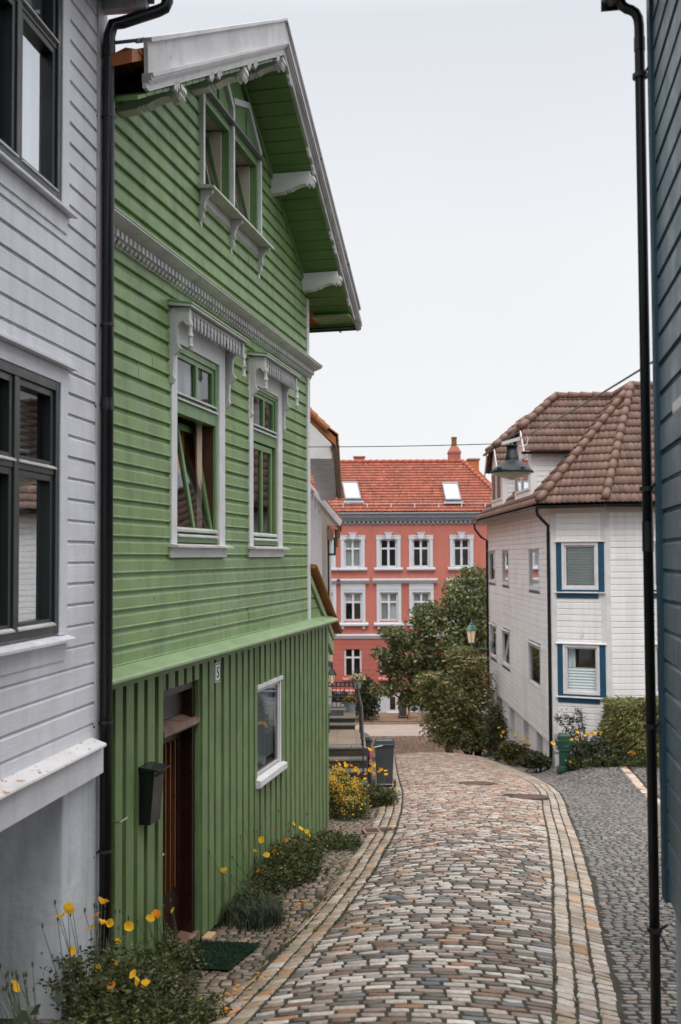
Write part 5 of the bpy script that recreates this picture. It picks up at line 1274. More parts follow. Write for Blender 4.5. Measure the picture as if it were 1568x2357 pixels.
MB().loft([(pl_[0], ly-.02, pl_[2]-.022), (pr_[0], ly-.02, pr_[2]-.022), (pr_[0], ly+.02, pr_[2]-.022), (pl_[0], ly+.02, pl_[2]-.022)], [(pl_[0], ly-.02, pl_[2]+.022), (pr_[0], ly-.02, pr_[2]+.022), (pr_[0], ly+.02, pr_[2]+.022), (pl_[0], ly+.02, pl_[2]+.022)]).build('hanger_bar', M['cable_white'], lm)
MB().tube([(lx, ly, lz+.36), (lx, ly, (pl_[2]+pr_[2])/2-.02)], .012, 8).build('hook', M['steel'], lm)
cq = at(1212, 1003, ly); MB().tube([(lx+.08, ly, lz+.345), (lx+.15, ly, lz+.335), (lx+.20, ly, lz+.37), (lx+.215, ly, lz+.44), cq], .008, 6).build('feed_cable', M['cable_white'], lm)
cb = thing('overhead_cable', pl_, 'thin overhead cable that carries the hanging lamp from the green house to the blue one', 'cable')
ca = G(15.45, at(700, 1024, 15.7)[2], -.3); cd = Bf(6.62, at(1508, 838, 6.5)[2], .02)
def sag(a, b, s, n=16): return [(a[0]+(b[0]-a[0])*i/n, a[1]+(b[1]-a[1])*i/n, a[2]+(b[2]-a[2])*i/n-s*4*(i/n)*(1-i/n)) for i in range(n+1)]
MB().tube(sag(ca, pl_, .015), .006, 6).build('span', M['cable'], cb)
MB().tube(sag(pr_, cd, .02), .007, 6).build('span', M['cable'], cb)

# ------------------------------------------------------------------ wall lanterns
def lantern(name, c, s, label, m, wall, ped=True):
    t = thing(name, c, label, 'lantern'); x, y, z = c; n = 6; ph = .3
    MB().lathe(c, [(.11*s, 0), (.12*s, .03*s), (.19*s, .46*s), (.195*s, .47*s), (.18*s, .46*s)], n, ph).build('glass_body', M['lantern_glass'], t)
    f = MB()
    for k in range(n):
        a = ph+k*math.pi/3
        f.tube([(x+.125*s*math.cos(a), y+.125*s*math.sin(a), z+.02*s), (x+.20*s*math.cos(a), y+.20*s*math.sin(a), z+.47*s)], .012*s, 5)
    f.lathe((x, y, z), [(.13*s, -.03*s), (.13*s, .02*s), (.05*s, -.04*s)], n, ph)
    f.lathe((x, y, z+.47*s), [(.24*s, 0), (.245*s, .025*s), (.15*s, .15*s), (.08*s, .22*s), (.085*s, .25*s), (.05*s, .27*s), (.03*s, .36*s), (.035*s, .38*s), (.012*s, .42*s), (.004*s, .50*s)], n, ph)
    f.build('cage', m, t)
    MB().tube([(x, y, z-.03*s), (x, y, z-.18*s), (x+(wall[0]-x)*.4, y+(wall[1]-y)*.4, z-.24*s), wall], .022*s, 8).lathe((x, y, z-.2*s), [(.03*s, 0), (.06*s, .05*s), (.03*s, .09*s), (.04*s, .14*s), (.02*s, .17*s)], 8).build('bracket', m, t)
c = at(1085.5, 1480, 41.2)
lantern('wall_lantern', c, 1.02, 'green hexagonal lantern with glowing panes on the corner of the white clapboard house', M['lampgreen'], Lf(12.9, c[2]-.30, .03))
def hang_lantern(px, py, Y, label, s):
    c = at(px, py, Y); x, y, z = c
    t = thing('wall_lantern', c, label, 'lantern')
    MB().lathe(c, [(.05*s, 0), (.10*s, .26*s), (.11*s, .27*s)], 6).build('glass_body', M['lantern_glass'], t)
    f = MB().lathe((x, y, z+.27*s), [(.155*s, 0), (.15*s, .02*s), (.06*s, .17*s), (.03*s, .20*s), (.012*s, .40*s)], 6)
    for k in range(6): a = k*math.pi/3; f.tube([(x+.055*s*math.cos(a), y+.055*s*math.sin(a), z), (x+.12*s*math.cos(a), y+.12*s*math.sin(a), z+.27*s)], .008*s, 5)
    f.lathe((x, y, z-.03*s), [(.02*s, 0), (.06*s, .03*s)], 6)
    f.build('cage', M['black_iron'], t)
    MB().tube([(x, y, z+.55*s), (x-.22*s, y, z+.55*s), (-.63, y, z+.50*s)], .014*s, 6).build('bracket', M['black_iron'], t)
hang_lantern(767.5, 1466, 26., 'small black lantern on a bracket just beyond the mossy orange lean-to tiles', 1.0)
hang_lantern(764.5, 1573, 27.5, 'small black lantern low beside the iron railing of the steps', .8)

# ------------------------------------------------------------------ green cast-iron street cabinet
hx, hy = 5.70, 27.45; hz = float(gz(hx, hy))+.0
hd = thing('cast_iron_post', (hx, hy, hz), 'squat green cast iron post with flared crest shield top at the corner of the house', 'post')
Q = Fr((hx, hy), 90, 1)
def taper(mb, w0, d0, z0, w1, d1, z1):
    return mb.loft([(hx-w0, hy-d0, hz+z0), (hx+w0, hy-d0, hz+z0), (hx+w0, hy+d0, hz+z0), (hx-w0, hy+d0, hz+z0)], [(hx-w1, hy-d1, hz+z1), (hx+w1, hy-d1, hz+z1), (hx+w1, hy+d1, hz+z1), (hx-w1, hy+d1, hz+z1)])
b = taper(MB(), .185, .15, -.1, .18, .15, .05); b.build('foot', M['frame_dark'], hd, False, .01)
b = taper(MB(), .165, .13, .05, .16, .13, .09); taper(b, .15, .12, .09, .14, .11, .15); taper(b, .125, .10, .15, .13, .10, .55); b.build('shaft', M['cast_green'], hd, False, .01)
b = taper(MB(), .152, .125, .53, .152, .125, .57); b.build('collar', M['cast_green'], hd, False, .012)
pts = [(-.14, hz+.57), (.14, hz+.57), (.15, hz+.63), (.20, hz+.69), (.235, hz+.76), (.235, hz+.80)]+[(.235*math.cos(a)*.98, hz+.78+.045*math.sin(a)) for a in np.linspace(.3, math.pi-.3, 9)]+[(-.235, hz+.80), (-.235, hz+.76), (-.20, hz+.69), (-.15, hz+.63)]
MB().prism(Q, pts, -.12, .13).build('shield', M['cast_green'], hd, False, .008)
cr = MB(); 
cr.tube([Q(.10*math.cos(a), hz+.70+.05*math.sin(a), .135) for a in np.linspace(math.pi, 2*math.pi, 9)], .012, 6).tube([Q(.07*math.cos(a), hz+.72+.035*math.sin(a), .135) for a in np.linspace(math.pi, 2*math.pi, 9)], .010, 6).tube([Q(-.03, hz+.74, .135), Q(0, hz+.69, .137), Q(.03, hz+.74, .135)], .01, 6)
cr.build('crest', M['cast_green'], hd)
b = taper(MB(), .155, .12, .80, .155, .12, .92); taper(b, .15, .115, .92, .12, .09, .96); b.build('cap', M['cast_green'], hd, False, .012)
c_ = Q(0, hz+.30, .11); MB().lathe((c_[0], c_[1], c_[2]-.02), [(.01, -.003), (.022, .008), (.022, .03), (.01, .042)], 10).build('knob', M['steel'], hd, True)

# ------------------------------------------------------------------ small street things
sp_ = thing('sign_pole', at(968, 1653, 55.5), 'thin grey steel pole with an orange top beside the distant bin', 'pole')
x, y, z = sp_.location; z = float(gz(x, y)); sp_.location[2] = z
MB().tube([(x, y, z), (x, y, z+1.75)], .045, 8).build('shaft', M['steel'], sp_); MB().tube([(x, y, z+1.75), (x, y, z+1.95)], .055, 8).build('cap', M['signorange'], sp_)
pb = thing('planter_box', at(943, 1607, 57.5), 'small weathered orange brown wooden planter under the dark tree branches', 'planter')
x, y, z = pb.location; z = float(gz(x, y))+.13; pb.location[2] = z
wd = mat('weathered_planter_wood', (.26, .13, .05), .7, .25, 4., 'h', .2, .2, 30.)
b = MB()
for i in range(4): b.box(Fr((x, y), 90, 1), -.15, .75, z+.8+i*.14, z+.92+i*.14, 0, .30)
b.box(Fr((x, y), 90, 1), -.1, .0, z, z+1.34, .02, .28).box(Fr((x, y), 90, 1), .6, .7, z, z+1.34, .02, .28); b.build('board', wd, pb)
tm = thing('turf_mat', G(10.0, -3.8, .4), 'dark green artificial turf mat in front of the brown door', 'mat')
tmb = MB()
t0, t1, o0, o1 = 9.45, 10.48, .04, .72; n = 8
def gzz(t, o): p = G(t, 0, o); return float(gz(p[0], p[1]))
for i in range(n):
    for j in range(n):
        q = [(t0+(t1-t0)*a/n, o0+(o1-o0)*b/n) for a, b in ((i, j), (i+1, j), (i+1, j+1), (i, j+1))]
        tmb.poly(*[G(t, gzz(t, o)+.022, o) for t, o in q])
tmb.build('mat', M['turf'], tm)
fl = []
for i in range(9000):
    t, o = random.uniform(t0, t1), random.uniform(o0, o1); p = np.array(G(t, gzz(t, o)+.02, o)); a = random.uniform(0, 6.28)
    dx = np.array([math.cos(a)*.004, math.sin(a)*.004, 0]); ln = np.array([random.gauss(0, .008), random.gauss(0, .008), random.uniform(.010, .022)])
    fl.append([p-dx, p+dx, p+ln+dx*.3, p+ln-dx*.3])
fl = np.array(fl); np_mesh('turf_blade', fl.reshape(-1, 3), np.arange(len(fl)*4).reshape(-1, 4), M['leaf'], tm, palette(len(fl), [(.014, .045, .022), (.02, .06, .028), (.010, .032, .016)], [1, 1, 1], .2))
bs = thing('loose_stone', G(10.66, gzz(10.66, .08)+.03, .08), 'loose pale stone lying at the edge of the turf mat by the wall', 'stone')
MB().box(G, 10.56, 10.76, gzz(10.7, .1)-.01, gzz(10.7, .1)+.055, .06, .16).build('stone', mat('pale_loose_stone', (.42, .27, .16), .8, .2, 8., None, 0, .4, 30.), bs, False, .012)
# ------------------------------------------------------------------ plants
def leaves(P, L, Wd, col, D=None, droop=.3, fold=.25):
    """pointed leaves at points P: n x 4 corner quads"""
    n = len(P); L = np.broadcast_to(L, (n,))[:, None]; Wd = np.broadcast_to(Wd, (n,))[:, None]
    if D is None: D = rng.normal(0, 1, (n, 3)); D[:, 2] = D[:, 2]*.5-droop
    D = D/np.linalg.norm(D, axis=1, keepdims=True)
    R = rng.normal(0, 1, (n, 3)); R[:, 2] *= .6
    Sd = np.cross(D, R); Sd /= np.linalg.norm(Sd, axis=1, keepdims=True)+1e-9
    Nn = np.cross(D, Sd)
    b = P; t = P+D*L; m = P+D*L*.45
    lft = m+Sd*Wd/2+Nn*Wd*fold*.5; rgt = m-Sd*Wd/2+Nn*Wd*fold*.5
    V = np.stack([b, rgt, t, lft], 1)
    return V, col
def blob_points(blobs, n, shell=.55, clump=.0, nclump=60):
    w = np.array([b[2] if len(b) > 2 else b[1][0]*b[1][1]*b[1][2] for b in blobs])**.7; w = w/w.sum()
    k = rng.choice(len(blobs), n, p=w); c = np.array([b[0] for b in blobs])[k]; r = np.array([b[1] for b in blobs])[k]
    d = rng.normal(0, 1, (n, 3)); d /= np.linalg.norm(d, axis=1, keepdims=True)
    if clump:
        cd = rng.normal(0, 1, (nclump, 3)); cd /= np.linalg.norm(cd, axis=1, keepdims=True)
        j = rng.integers(0, nclump, n); q = cd[j]*(.62+.42*rng.random((nclump, 1))[j])+rng.normal(0, clump, (n, 3))
        sel = rng.random((n, 1)) < .72
        p = np.where(sel, q, d*(shell+(1-shell)*rng.random((n, 1))))
    else: p = d*(shell+(1-shell)*rng.random((n, 1)))
    return c+p*r
def foliage(name, parts, parent, m=None):
    V = np.concatenate([p[0] for p in parts]); cc = np.concatenate([p[1] for p in parts])
    return np_mesh(name, V.reshape(-1, 3), np.arange(len(V)*4).reshape(-1, 4), m or M['leaf'], parent, cc)
def limb(mb, a, b, r0, r1, wob=.08, n=6):
    A, B = Vector(a), Vector(b); L = (B-A).length; pts = []
    for i in range(n+1):
        f_ = i/n; p = A+(B-A)*f_
        if 0 < i < n: p = p+Vector((random.gauss(0, wob*L*.3), random.gauss(0, wob*L*.3), random.gauss(0, wob*L*.2)))
        pts.append(tuple(p))
    mb.tube(pts, [r0+(r1-r0)*i/n for i in range(n+1)], 7); return pts

DKL = [(.11, .145, .058), (.14, .175, .07), (.07, .09, .04), (.22, .25, .115), (.36, .37, .20)]
# --- large dark tree and the elder in front of it
def pxb(px, py, Y, rpx, rz=None, ry=1.):
    s = Y/2450.; return (at(px, py, Y), (rpx*s, rpx*s*ry, (rz or rpx)*s))
tree = thing('broad_leaved_tree', (4.6, 48, float(gz(4.6, 48))), 'large dark broad leaved tree spreading in front of the red house', 'tree')
tz = tree.location[2]; T = 48.
bl = [pxb(1020, 1460, T, 75, 80), pxb(1075, 1380, T, 60, 62), pxb(950, 1500, T, 60, 44), pxb(1070, 1500, T, 62, 60), pxb(905, 1530, T, 36, 22), pxb(985, 1420, T, 44, 34), pxb(1090, 1325, T, 32, 26), pxb(940, 1560, T, 58, 34), pxb(1010, 1560, T, 70, 45), pxb(900, 1455, T-.6, 30, 16), pxb(880, 1500, T-.8, 26, 12), pxb(880, 1585, T-.5, 34, 16), pxb(1100, 1430, T, 45, 70), pxb(925, 1470, T, 34, 26), pxb(960, 1610, T, 45, 22)]
P = blob_points(bl, 17000, .35, .11, 130)
foliage('crown', [leaves(P, rng.uniform(.15, .28, len(P)), rng.uniform(.07, .12, len(P)), palette(len(P), DKL, [26, 26, 20, 14, 9], .15), None, .6)], tree)
tk = MB(); limb(tk, (4.9, 48, tz-.2), (4.75, 48, tz+2.2), .20, .14)
for b in bl: limb(tk, (4.75+random.uniform(-.1, .1), 48, tz+random.uniform(1.6, 2.4)), b[0], .09, .02)
tk.build('trunk', M['bark'], tree, True)
el = thing('elder_bush', (5.0, 40.5, float(gz(5.0, 40.5))), 'tall elder bush with cream flower heads leaning on the white house corner', 'bush')
T = 40.; ez = el.location[2]
bl = [pxb(1050, 1600, T, 70, 65), pxb(1075, 1530, T, 45, 42), pxb(1030, 1660, T, 60, 55), pxb(1085, 1660, T, 48, 60), pxb(995, 1590, T, 40, 36), pxb(1100, 1580, T, 36, 55), pxb(1060, 1690, T, 62, 32), pxb(1115, 1690, T+.5, 30, 40), pxb(985, 1560, T-.3, 24, 16), pxb(1055, 1505, T, 30, 20)]
P = blob_points(bl, 14000, .35, .12, 130)
pl_el = palette(len(P), [(.155, .18, .072), (.10, .122, .052), (.25, .265, .115), (.38, .37, .17), (.40, .24, .09)], [26, 20, 20, 12, 4], .15)
foliage('crown', [leaves(P, rng.uniform(.12, .22, len(P)), rng.uniform(.04, .075, len(P)), pl_el, None, .5)], el)
fh_ = MB()
for (px, py) in ((1082, 1514), (1072, 1520), (1102, 1512), (1118, 1512), (1052, 1532), (1070, 1528), (1090, 1535), (1010, 1548), (1000, 1556), (1026, 1570), (1040, 1545), (1115, 1615), (1119, 1640), (1060, 1510), (1022, 1520), (988, 1552), (1095, 1522)):
    c = at(px, py, T-.9+random.uniform(-.2, .2))
    for i in range(40):
        a, r = random.uniform(0, 6.28), .13*math.sqrt(random.random()); p = (c[0]+r*math.cos(a), c[1]+r*math.sin(a), c[2]+random.gauss(0, .012)-r*.25)
        fh_.add([(p[0]-.014, p[1]-.014, p[2]), (p[0]+.014, p[1]-.014, p[2]+.004), (p[0]+.014, p[1]+.014, p[2]), (p[0]-.014, p[1]+.014, p[2]+.004)], [(0, 1, 2, 3)])
fh_.build('flower_head', mat('cream_blossom', (.72, .58, .38), .8, .2, 8., None, 0, 0, 20.), el)
tk = MB()
for b in bl: limb(tk, (5.0+random.uniform(-.3, .3), 40.5, ez-.2), b[0], .06, .015)
tk.build('trunk', M['bark'], el, True)

# --- clipped hedge by the blue framed windows
hg = thing('clipped_hedge', (8.2, 27.9, float(gz(7.5, 27.5))), 'clipped green hedge in front of the white clapboard house', 'hedge')
n = 26000; hx0, hx1, hy0, hy1 = 6.90, 12.2, 27.35, 28.25; hz0, hz1 = -5.6, -3.72
u = rng.random((n, 3)); face = rng.random(n)
P = np.stack([hx0+u[:, 0]*(hx1-hx0), hy0+u[:, 1]*(hy1-hy0), hz0+u[:, 2]*(hz1-hz0)], 1)
P[face < .6, 1] = hy0+np.abs(rng.normal(0, .10, (face < .6).sum())); P[(face > .6) & (face < .75), 2] = hz1-np.abs(rng.normal(0, .07, ((face > .6) & (face < .75)).sum()))
e_ = face > .92; P[e_, 0] = hx0+np.abs(rng.normal(0, .09, e_.sum()))
P[:, 1] += .07*np.sin(P[:, 0]*5+P[:, 2]*3); P[:, 0] += .05*np.sin(P[:, 2]*6)
keep = rng.random(n) < np.clip(.35+.65*(P[:, 2]-hz0)/.7, .3, 1); P = P[keep]; n = len(P)
D = np.stack([rng.normal(-.75, .45, n), rng.normal(-.45, .4, n), rng.normal(-.35, .35, n)], 1)
foliage('foliage', [leaves(P, rng.uniform(.10, .20, n), rng.uniform(.022, .04, n), palette(n, [(.25, .26, .095), (.19, .205, .075), (.32, .32, .14), (.12, .14, .05), (.42, .40, .20)], [24, 24, 14, 20, 6], .14), D)], hg)
MB().box(I, hx0+.25, hx1, hz0-.2, hz1-.22, -(hy1-.02), -(hy0+.28)).build('twig_core', M['bark'], hg)

# --- low plants: generic ferny clump
GL = [(.062, .084, .026), (.044, .062, .021), (.095, .115, .038), (.165, .18, .075), (.03, .042, .017)]
def fronds(c, rad, height, n, leaf, cols=GL, spread=1., lx=1., ly=1.):
    """arching stems set with small leaflets, all over a patch"""
    Ps = []; Ds = []; tubes = []
    for i in range(n):
        a = random.uniform(0, 6.283); r = rad*math.sqrt(random.random()); b = np.array([c[0]+r*math.cos(a)*lx, c[1]+r*math.sin(a)*ly, 0.]); b[2] = float(gz(b[0], b[1]))
        h = height*random.uniform(.45, 1.1)*(1-.35*(r/rad)**2); out = spread*random.uniform(.15, .7)*h; a2 = a+random.gauss(0, .8)
        dirv = np.array([math.cos(a2)*out, math.sin(a2)*out, h])
        for k in range(11):
            f = .15+.85*k/10; p = b+dirv*np.array([f**1.5, f**1.5, f*(1.25-.35*f*f)-.0])
            for s in (-1, 1):
                side = np.array([-math.sin(a2), math.cos(a2), 0])*s
                for _ in range(2):
                    Ps.append(p+rng.normal(0, leaf*.35, 3)); Ds.append(side*.9+dirv/h*np.array([.6, .6, .1])+rng.normal(0, .35, 3))
    P = np.array(Ps); D = np.array(Ds); n_ = len(P)
    return leaves(P, rng.uniform(.6, 1.15, n_)*leaf, rng.uniform(.26, .48, n_)*leaf, palette(n_, cols, [1]*len(cols), .18), D)
def make_poppy(r=.032, cup=.5):
    mb = MB()
    for k in range(4):
        a0 = k*math.pi/2; n = 5
        g_ = []
        for i in range(4):
            f = i/3; row = []
            for j in range(n):
                w = (j/(n-1)-.5)*1.75*(.35+.75*math.sin(f*2.2)); rr_ = r*f*(1-.12*abs(j-2)/2*f)
                z = r*(cup*f**1.3+.10*math.sin(j*2.1+k)*f); row.append((rr_*math.cos(a0+w), rr_*math.sin(a0+w), z))
            g_.append(row)
        b = len(mb.v)
        for row in g_: mb.v += row
        for i in range(3):
            for j in range(n-1): mb.f.append((b+i*n+j, b+i*n+j+1, b+(i+1)*n+j+1, b+(i+1)*n+j))
    return mb
PET = {}
def petal_mat(name, c):
    m = M['petal'].copy(); m.name = name; nt = m.node_tree
    for n_ in list(nt.nodes):
        if n_.type == 'ATTRIBUTE': nt.nodes.remove(n_)
    nt.nodes['Principled BSDF'].inputs['Base Color'].default_value = (*c, 1)
    for n_ in nt.nodes:
        if n_.type == 'BSDF_TRANSLUCENT': n_.inputs[0].default_value = (*c, 1)
    return m
pm_y, pm_o = petal_mat('yellow_petal', (.94, .56, .035)), petal_mat('orange_petal', (.85, .27, .01))
proto = {}
def poppy_plant(name, loc, label, clumps, flowers, Y, buds=0, stem_base=None, fr=.034, group=None, cat='poppy plant', extra=None, dy=.35):
    """flowers: photo points; each flower hangs in space near depth Y on its own stem"""
    x, y = loc; z = float(gz(x, y))
    t = thing(name, (x, y, z), label, cat, group)
    foliage('foliage', [fronds(*c) for c in clumps]+(extra or []), t)
    stem = MB(); k = 0
    def base_pt(p):
        q = stem_base or (x, y)
        bx, by = p[0]*.55+q[0]*.45+random.gauss(0, .05), p[1]*.6+q[1]*.4+random.gauss(0, .05)
        return (bx, by, float(gz(bx, by))+.02)
    for f in flowers:
        px, py = f[:2]
        if isinstance(Y, Fr): Yf = Y(Y.px(px, 1300)[0]/Y.k, 0, 0)[1]-random.uniform(.32, .6)
        else: Yf = Y+random.uniform(-dy, dy)*.5
        p = at(px, py, Yf); b = base_pt(p)
        if p[2]-b[2] < .05: b = (b[0], b[1], p[2]-.06)
        mid = ((p[0]*.6+b[0]*.4)+random.gauss(0, .01), (p[1]*.6+b[1]*.4), b[2]+(p[2]-b[2])*.65)
        stem.tube([b, mid, (p[0], p[1], p[2]-.004)], [.0035, .0028, .0022], 5)
        m = pm_o if random.random() < .12 else pm_y; key = (round(fr, 3), m.name, k % 3)
        if key not in proto:
            o = make_poppy(fr, (.35, .7, .95)[k % 3]).build('flower', m, t, True); proto[key] = o
        else:
            o = proto[key].copy(); C.objects.link(o); o.parent = t
        o.location = (p[0]-x, p[1]-y, p[2]-z)
        if key in proto and proto[key] is o:                       # geometry was built at the world origin
            for v in o.data.vertices: v.co += Vector((x, y, z))
        o.rotation_euler = (random.gauss(.75, .4), random.gauss(0, .45), random.uniform(0, 6.28)); s_ = random.uniform(.85, 1.25); o.scale = (s_, s_, s_*random.uniform(.8, 1.2))
        k += 1
    for i in range(buds):
        f = random.choice(flowers); px = f[0]+random.gauss(0, 22); p = at(px, f[1]-random.uniform(-30, 45), Y(Y.px(px, 1300)[0]/Y.k, 0, 0)[1]-random.uniform(.15, .4) if isinstance(Y, Fr) else Y+random.uniform(-dy, dy)*.5); b = base_pt(p)
        if p[2]-b[2] < .1: continue
        stem.tube([b, ((p[0]+b[0])/2, (p[1]+b[1])/2, b[2]+(p[2]-b[2])*.6), p], [.003, .0025, .002], 5).lathe(p, [(.002, 0), (.007, .012), (.008, .025), (.003, .04)], 6)
    stem.build('stem', M['stemg'], t)
    return t
M['stemg'] = mat('poppy_stem', (.07, .085, .045), .6, .2, 8., None, 0, 0, 20.)
def cpx(pts, sx, x0, y0): return [(x0+a/sx, y0+b/sx) for a, b in pts]
f4 = lambda l: cpx(l, 3.893, 0, 2013.9)
GP = 'yellow poppy plants along the house walls'
b1 = (-1.66, 7.5)
poppy_plant('poppy_plant', b1, 'tall yellow poppy clump at the white plinth pier under the black downpipe', [((-1.70, 7.5), .26, .52, 70, .05), ((-1.50, 7.6), .24, .44, 60, .048), ((-1.55, 7.25), .24, .36, 50, .045), ((-1.3, 7.9), .2, .3, 30, .042)],
            f4([(610, 305), (555, 380), (910, 265), (868, 368), (910, 443), (995, 432), (820, 480), (1150, 470), (1045, 625), (650, 680), (860, 835), (1040, 815)]), W, 22, None, .036, GP)
b2_ = (-1.22, 7.15)
poppy_plant('poppy_plant', b2_, 'low leafy poppy plant with yellow blooms nearest the camera beside the road stones', [((-1.42, 7.0), .30, .26, 60, .045), ((-1.18, 7.1), .26, .24, 50, .045), ((-1.0, 7.3), .2, .18, 26, .04)],
            f4([(1000, 997), (1215, 900), (1255, 945), (1265, 1045), (1240, 1230), (1305, 1000)]), 7.2, 8, None, .034, GP)
b3_ = (-1.78, 6.6)
big = leaves(np.array([at(75, 2328, 6.5), at(60, 2318, 6.5), at(120, 2300, 6.6), at(95, 2310, 6.4)])+0, np.array([.12, .11, .09, .10]), np.array([.09, .08, .07, .08]), np.array([(.08, .11, .07)]*4), np.array([(-.6, -.3, -.3), (.7, -.3, -.2), (.5, .2, .1), (-.3, -.5, -.2)]))
poppy_plant('poppy_plant', b3_, 'lone yellow poppy with tall dark seed heads against the shaded grey wall recess', [((-1.85, 6.6), .18, .22, 26, .045), ((-1.68, 6.5), .16, .18, 20, .045)], f4([(125, 1005)]), 6.7, 22, None, .038, GP, 'poppy plant', [big], .3)
b4 = G(9.55, 0, .18)[:2]
poppy_plant('poppy_plant', b4, 'yellow poppies growing at the foot of the brown door', [((b4[0]-.05, b4[1]), .22, .34, 45, .045), ((b4[0]-.02, b4[1]-.3), .2, .28, 36, .042)], f4([(1400, 350), (1490, 795), (1545, 915), (1555, 320), (1390, 375)])+cpx([(290, 1090), (380, 1035)], 3.893, 267.9, 1841.3), G, 7, None, .036, GP)
f5 = lambda l: cpx(l, 3.893, 345.2, 1841.3)
b5 = G(12.6, 0, .25)[:2]
poppy_plant('poppy_plant', b5, 'big leafy poppy clump with many yellow blooms along the green batten wall', [(G(11.9, 0, .30), .30, .24, 44, .045), (G(12.6, 0, .32), .36, .32, 80, .048), (G(13.3, 0, .30), .36, .36, 80, .048), (G(13.9, 0, .28), .30, .34, 50, .048), (G(12.8, 0, .60), .26, .20, 36, .042)],
            f5([(1005, 358), (940, 468), (1105, 448), (1108, 272), (1165, 495), (1215, 385), (1245, 355), (1275, 218), (1303, 387), (1350, 260), (1400, 290), (1410, 320), (1410, 355), (985, 643), (665, 652), (1045, 500)]), G, 34, None, .038, GP)
b6 = G(15.3, 0, .45)[:2]
poppy_plant('poppy_plant', b6, 'sparse poppy plant at the brown brick corner of the green house', [(G(15.2, 0, .42), .32, .24, 36, .05), (G(15.0, 0, .62), .25, .2, 24, .05)], f5([(1470, 395), (1470, 452), (1390, 705), (1395, 775), (1560, 610), (1585, 545), (1265, 878), (1625, 490)]), G, 8, None, .038, GP)
# grass tuft by the mat
def blades(name, pts, h, cols, parent=None, w=.006, lean=.5):
    V = []
    for (x, y) in pts:
        z = float(gz(x, y)); a = random.uniform(0, 6.283); l = h*random.uniform(.3, 1.25); ln = lean*random.uniform(.2, 1.2)*l
        p = np.array([x, y, z-.01]); s = np.array([-math.sin(a), math.cos(a), 0])*w; d = np.array([math.cos(a), math.sin(a), 0])*ln
        m = p+d*.35+np.array([0, 0, l*.65]); t = p+d+np.array([0, 0, l*.85])
        V += [[p-s, p+s, m+s*.7, m-s*.7], [m-s*.7, m+s*.7, t+s*.1, t-s*.1]]
    V = np.array(V); return np_mesh(name, V.reshape(-1, 3), np.arange(len(V)*4).reshape(-1, 4), M['leaf'], parent, np.repeat(palette(len(V)//2, cols, [1]*len(cols), .18), 2, 0))
gt_ = []
for (px, py, r, n) in ((590, 2130, .20, 420), (560, 2105, .18, 260), (620, 2120, .14, 200), (520, 2120, .16, 200)):
    c = gp(px, py)
    gt_ += [(c[0]+random.gauss(0, r*.6), c[1]+random.gauss(0, r*.6)) for _ in range(n)]
tf = blades('grass_tuft', gt_, .22, [(.035, .052, .03), (.05, .068, .036), (.085, .10, .06), (.025, .037, .024)], None, .005, 1.1)
tag(tf, 'dark tuft of long grass at the corner of the turf mat', 'grass tuft')
# moss and weeds in the joints
wp = []
for i in range(4200):
    y = random.choice([random.uniform(6.5, 20), random.uniform(9, 17)]); k = random.choice([.005, .152, .30, .44, .45, .47]); x = float(Lx(y))-k+random.gauss(0, .015); 
    if math.sin(y*3.1+k*9)+math.sin(y*7.7)*.6 > .15: wp.append((x, y))
for i in range(420):
    y = random.uniform(6.5, 16); k = random.choice([.005, .152, .30]); x = float(Rx(y))+k+random.gauss(0, .008)
    if math.sin(y*4.1+k*9) > .72: wp.append((x, y))
struct(blades('grass', wp, .035, [(.075, .085, .022), (.10, .10, .03), (.05, .065, .025), (.14, .12, .035)], None, .006, 1.1), 'stuff')
# fallen petals
V = []; 
for i in range(150):
    c = random.choice([(-.55, 11.9, .5), (-.9, 7.9, .35), (-.35, 12.5, .45), (.35, 17.5, .4), (.1, 14.0, .4), (-1.0, 8.3, .3)]); x, y = c[0]+random.gauss(0, c[2]*.5), c[1]+random.gauss(0, c[2])
    if x < Gx(y)+.05: continue
    z = float(gz(x, y))+.008; a = random.uniform(0, 6.28); r = random.uniform(.010, .022)
    V.append([(x+r*math.cos(a+k*1.57), y+r*math.sin(a+k*1.57), z+random.uniform(0, .008)) for k in range(4)])
V = np.array(V); struct(np_mesh('petals', V.reshape(-1, 3), np.arange(len(V)*4).reshape(-1, 4), M['petal'], None, palette(len(V), [(.85, .42, .015), (.82, .28, .01)], [3, 1], .1)), 'stuff')

# --- yellow shrub at the corner by the steps
ys = thing('yellow_flowering_shrub', (.08, 19.2, float(gz(.08, 19.2))), 'bushy shrub thick with small yellow blossoms at the foot of the stone steps', 'shrub')
sz = ys.location[2]
bl = [((-.10, 19.3, sz+.38), (.22, .5, .40)), ((.22, 19.2, sz+.36), (.18, .4, .32)), ((.02, 19.3, sz+.30), (.36, .6, .34)), ((.16, 18.9, sz+.22), (.34, .5, .28)), ((-.15, 19.6, sz+.42), (.30, .6, .34)), ((.26, 19.5, sz+.25), (.22, .5, .28))]
P = blob_points(bl, 6500, .3, .16, 40); n = len(P)
foliage('foliage', [leaves(P, rng.uniform(.04, .075, n), rng.uniform(.018, .032, n), palette(n, [(.065, .085, .025), (.05, .062, .022), (.10, .115, .035)], [1, 1, .8], .15), None, .2)], ys)
P = blob_points(bl, 3600, .7, .16, 40); P = P[rng.random(len(P)) < np.clip((P[:, 2]-sz-.10)/.5+.12*np.sin(P[:, 0]*14)*np.sin(P[:, 2]*11), 0, 1)]; n = len(P); D = np.stack([rng.normal(0, .6, n), rng.normal(-.6, .5, n), rng.normal(.5, .5, n)], 1)
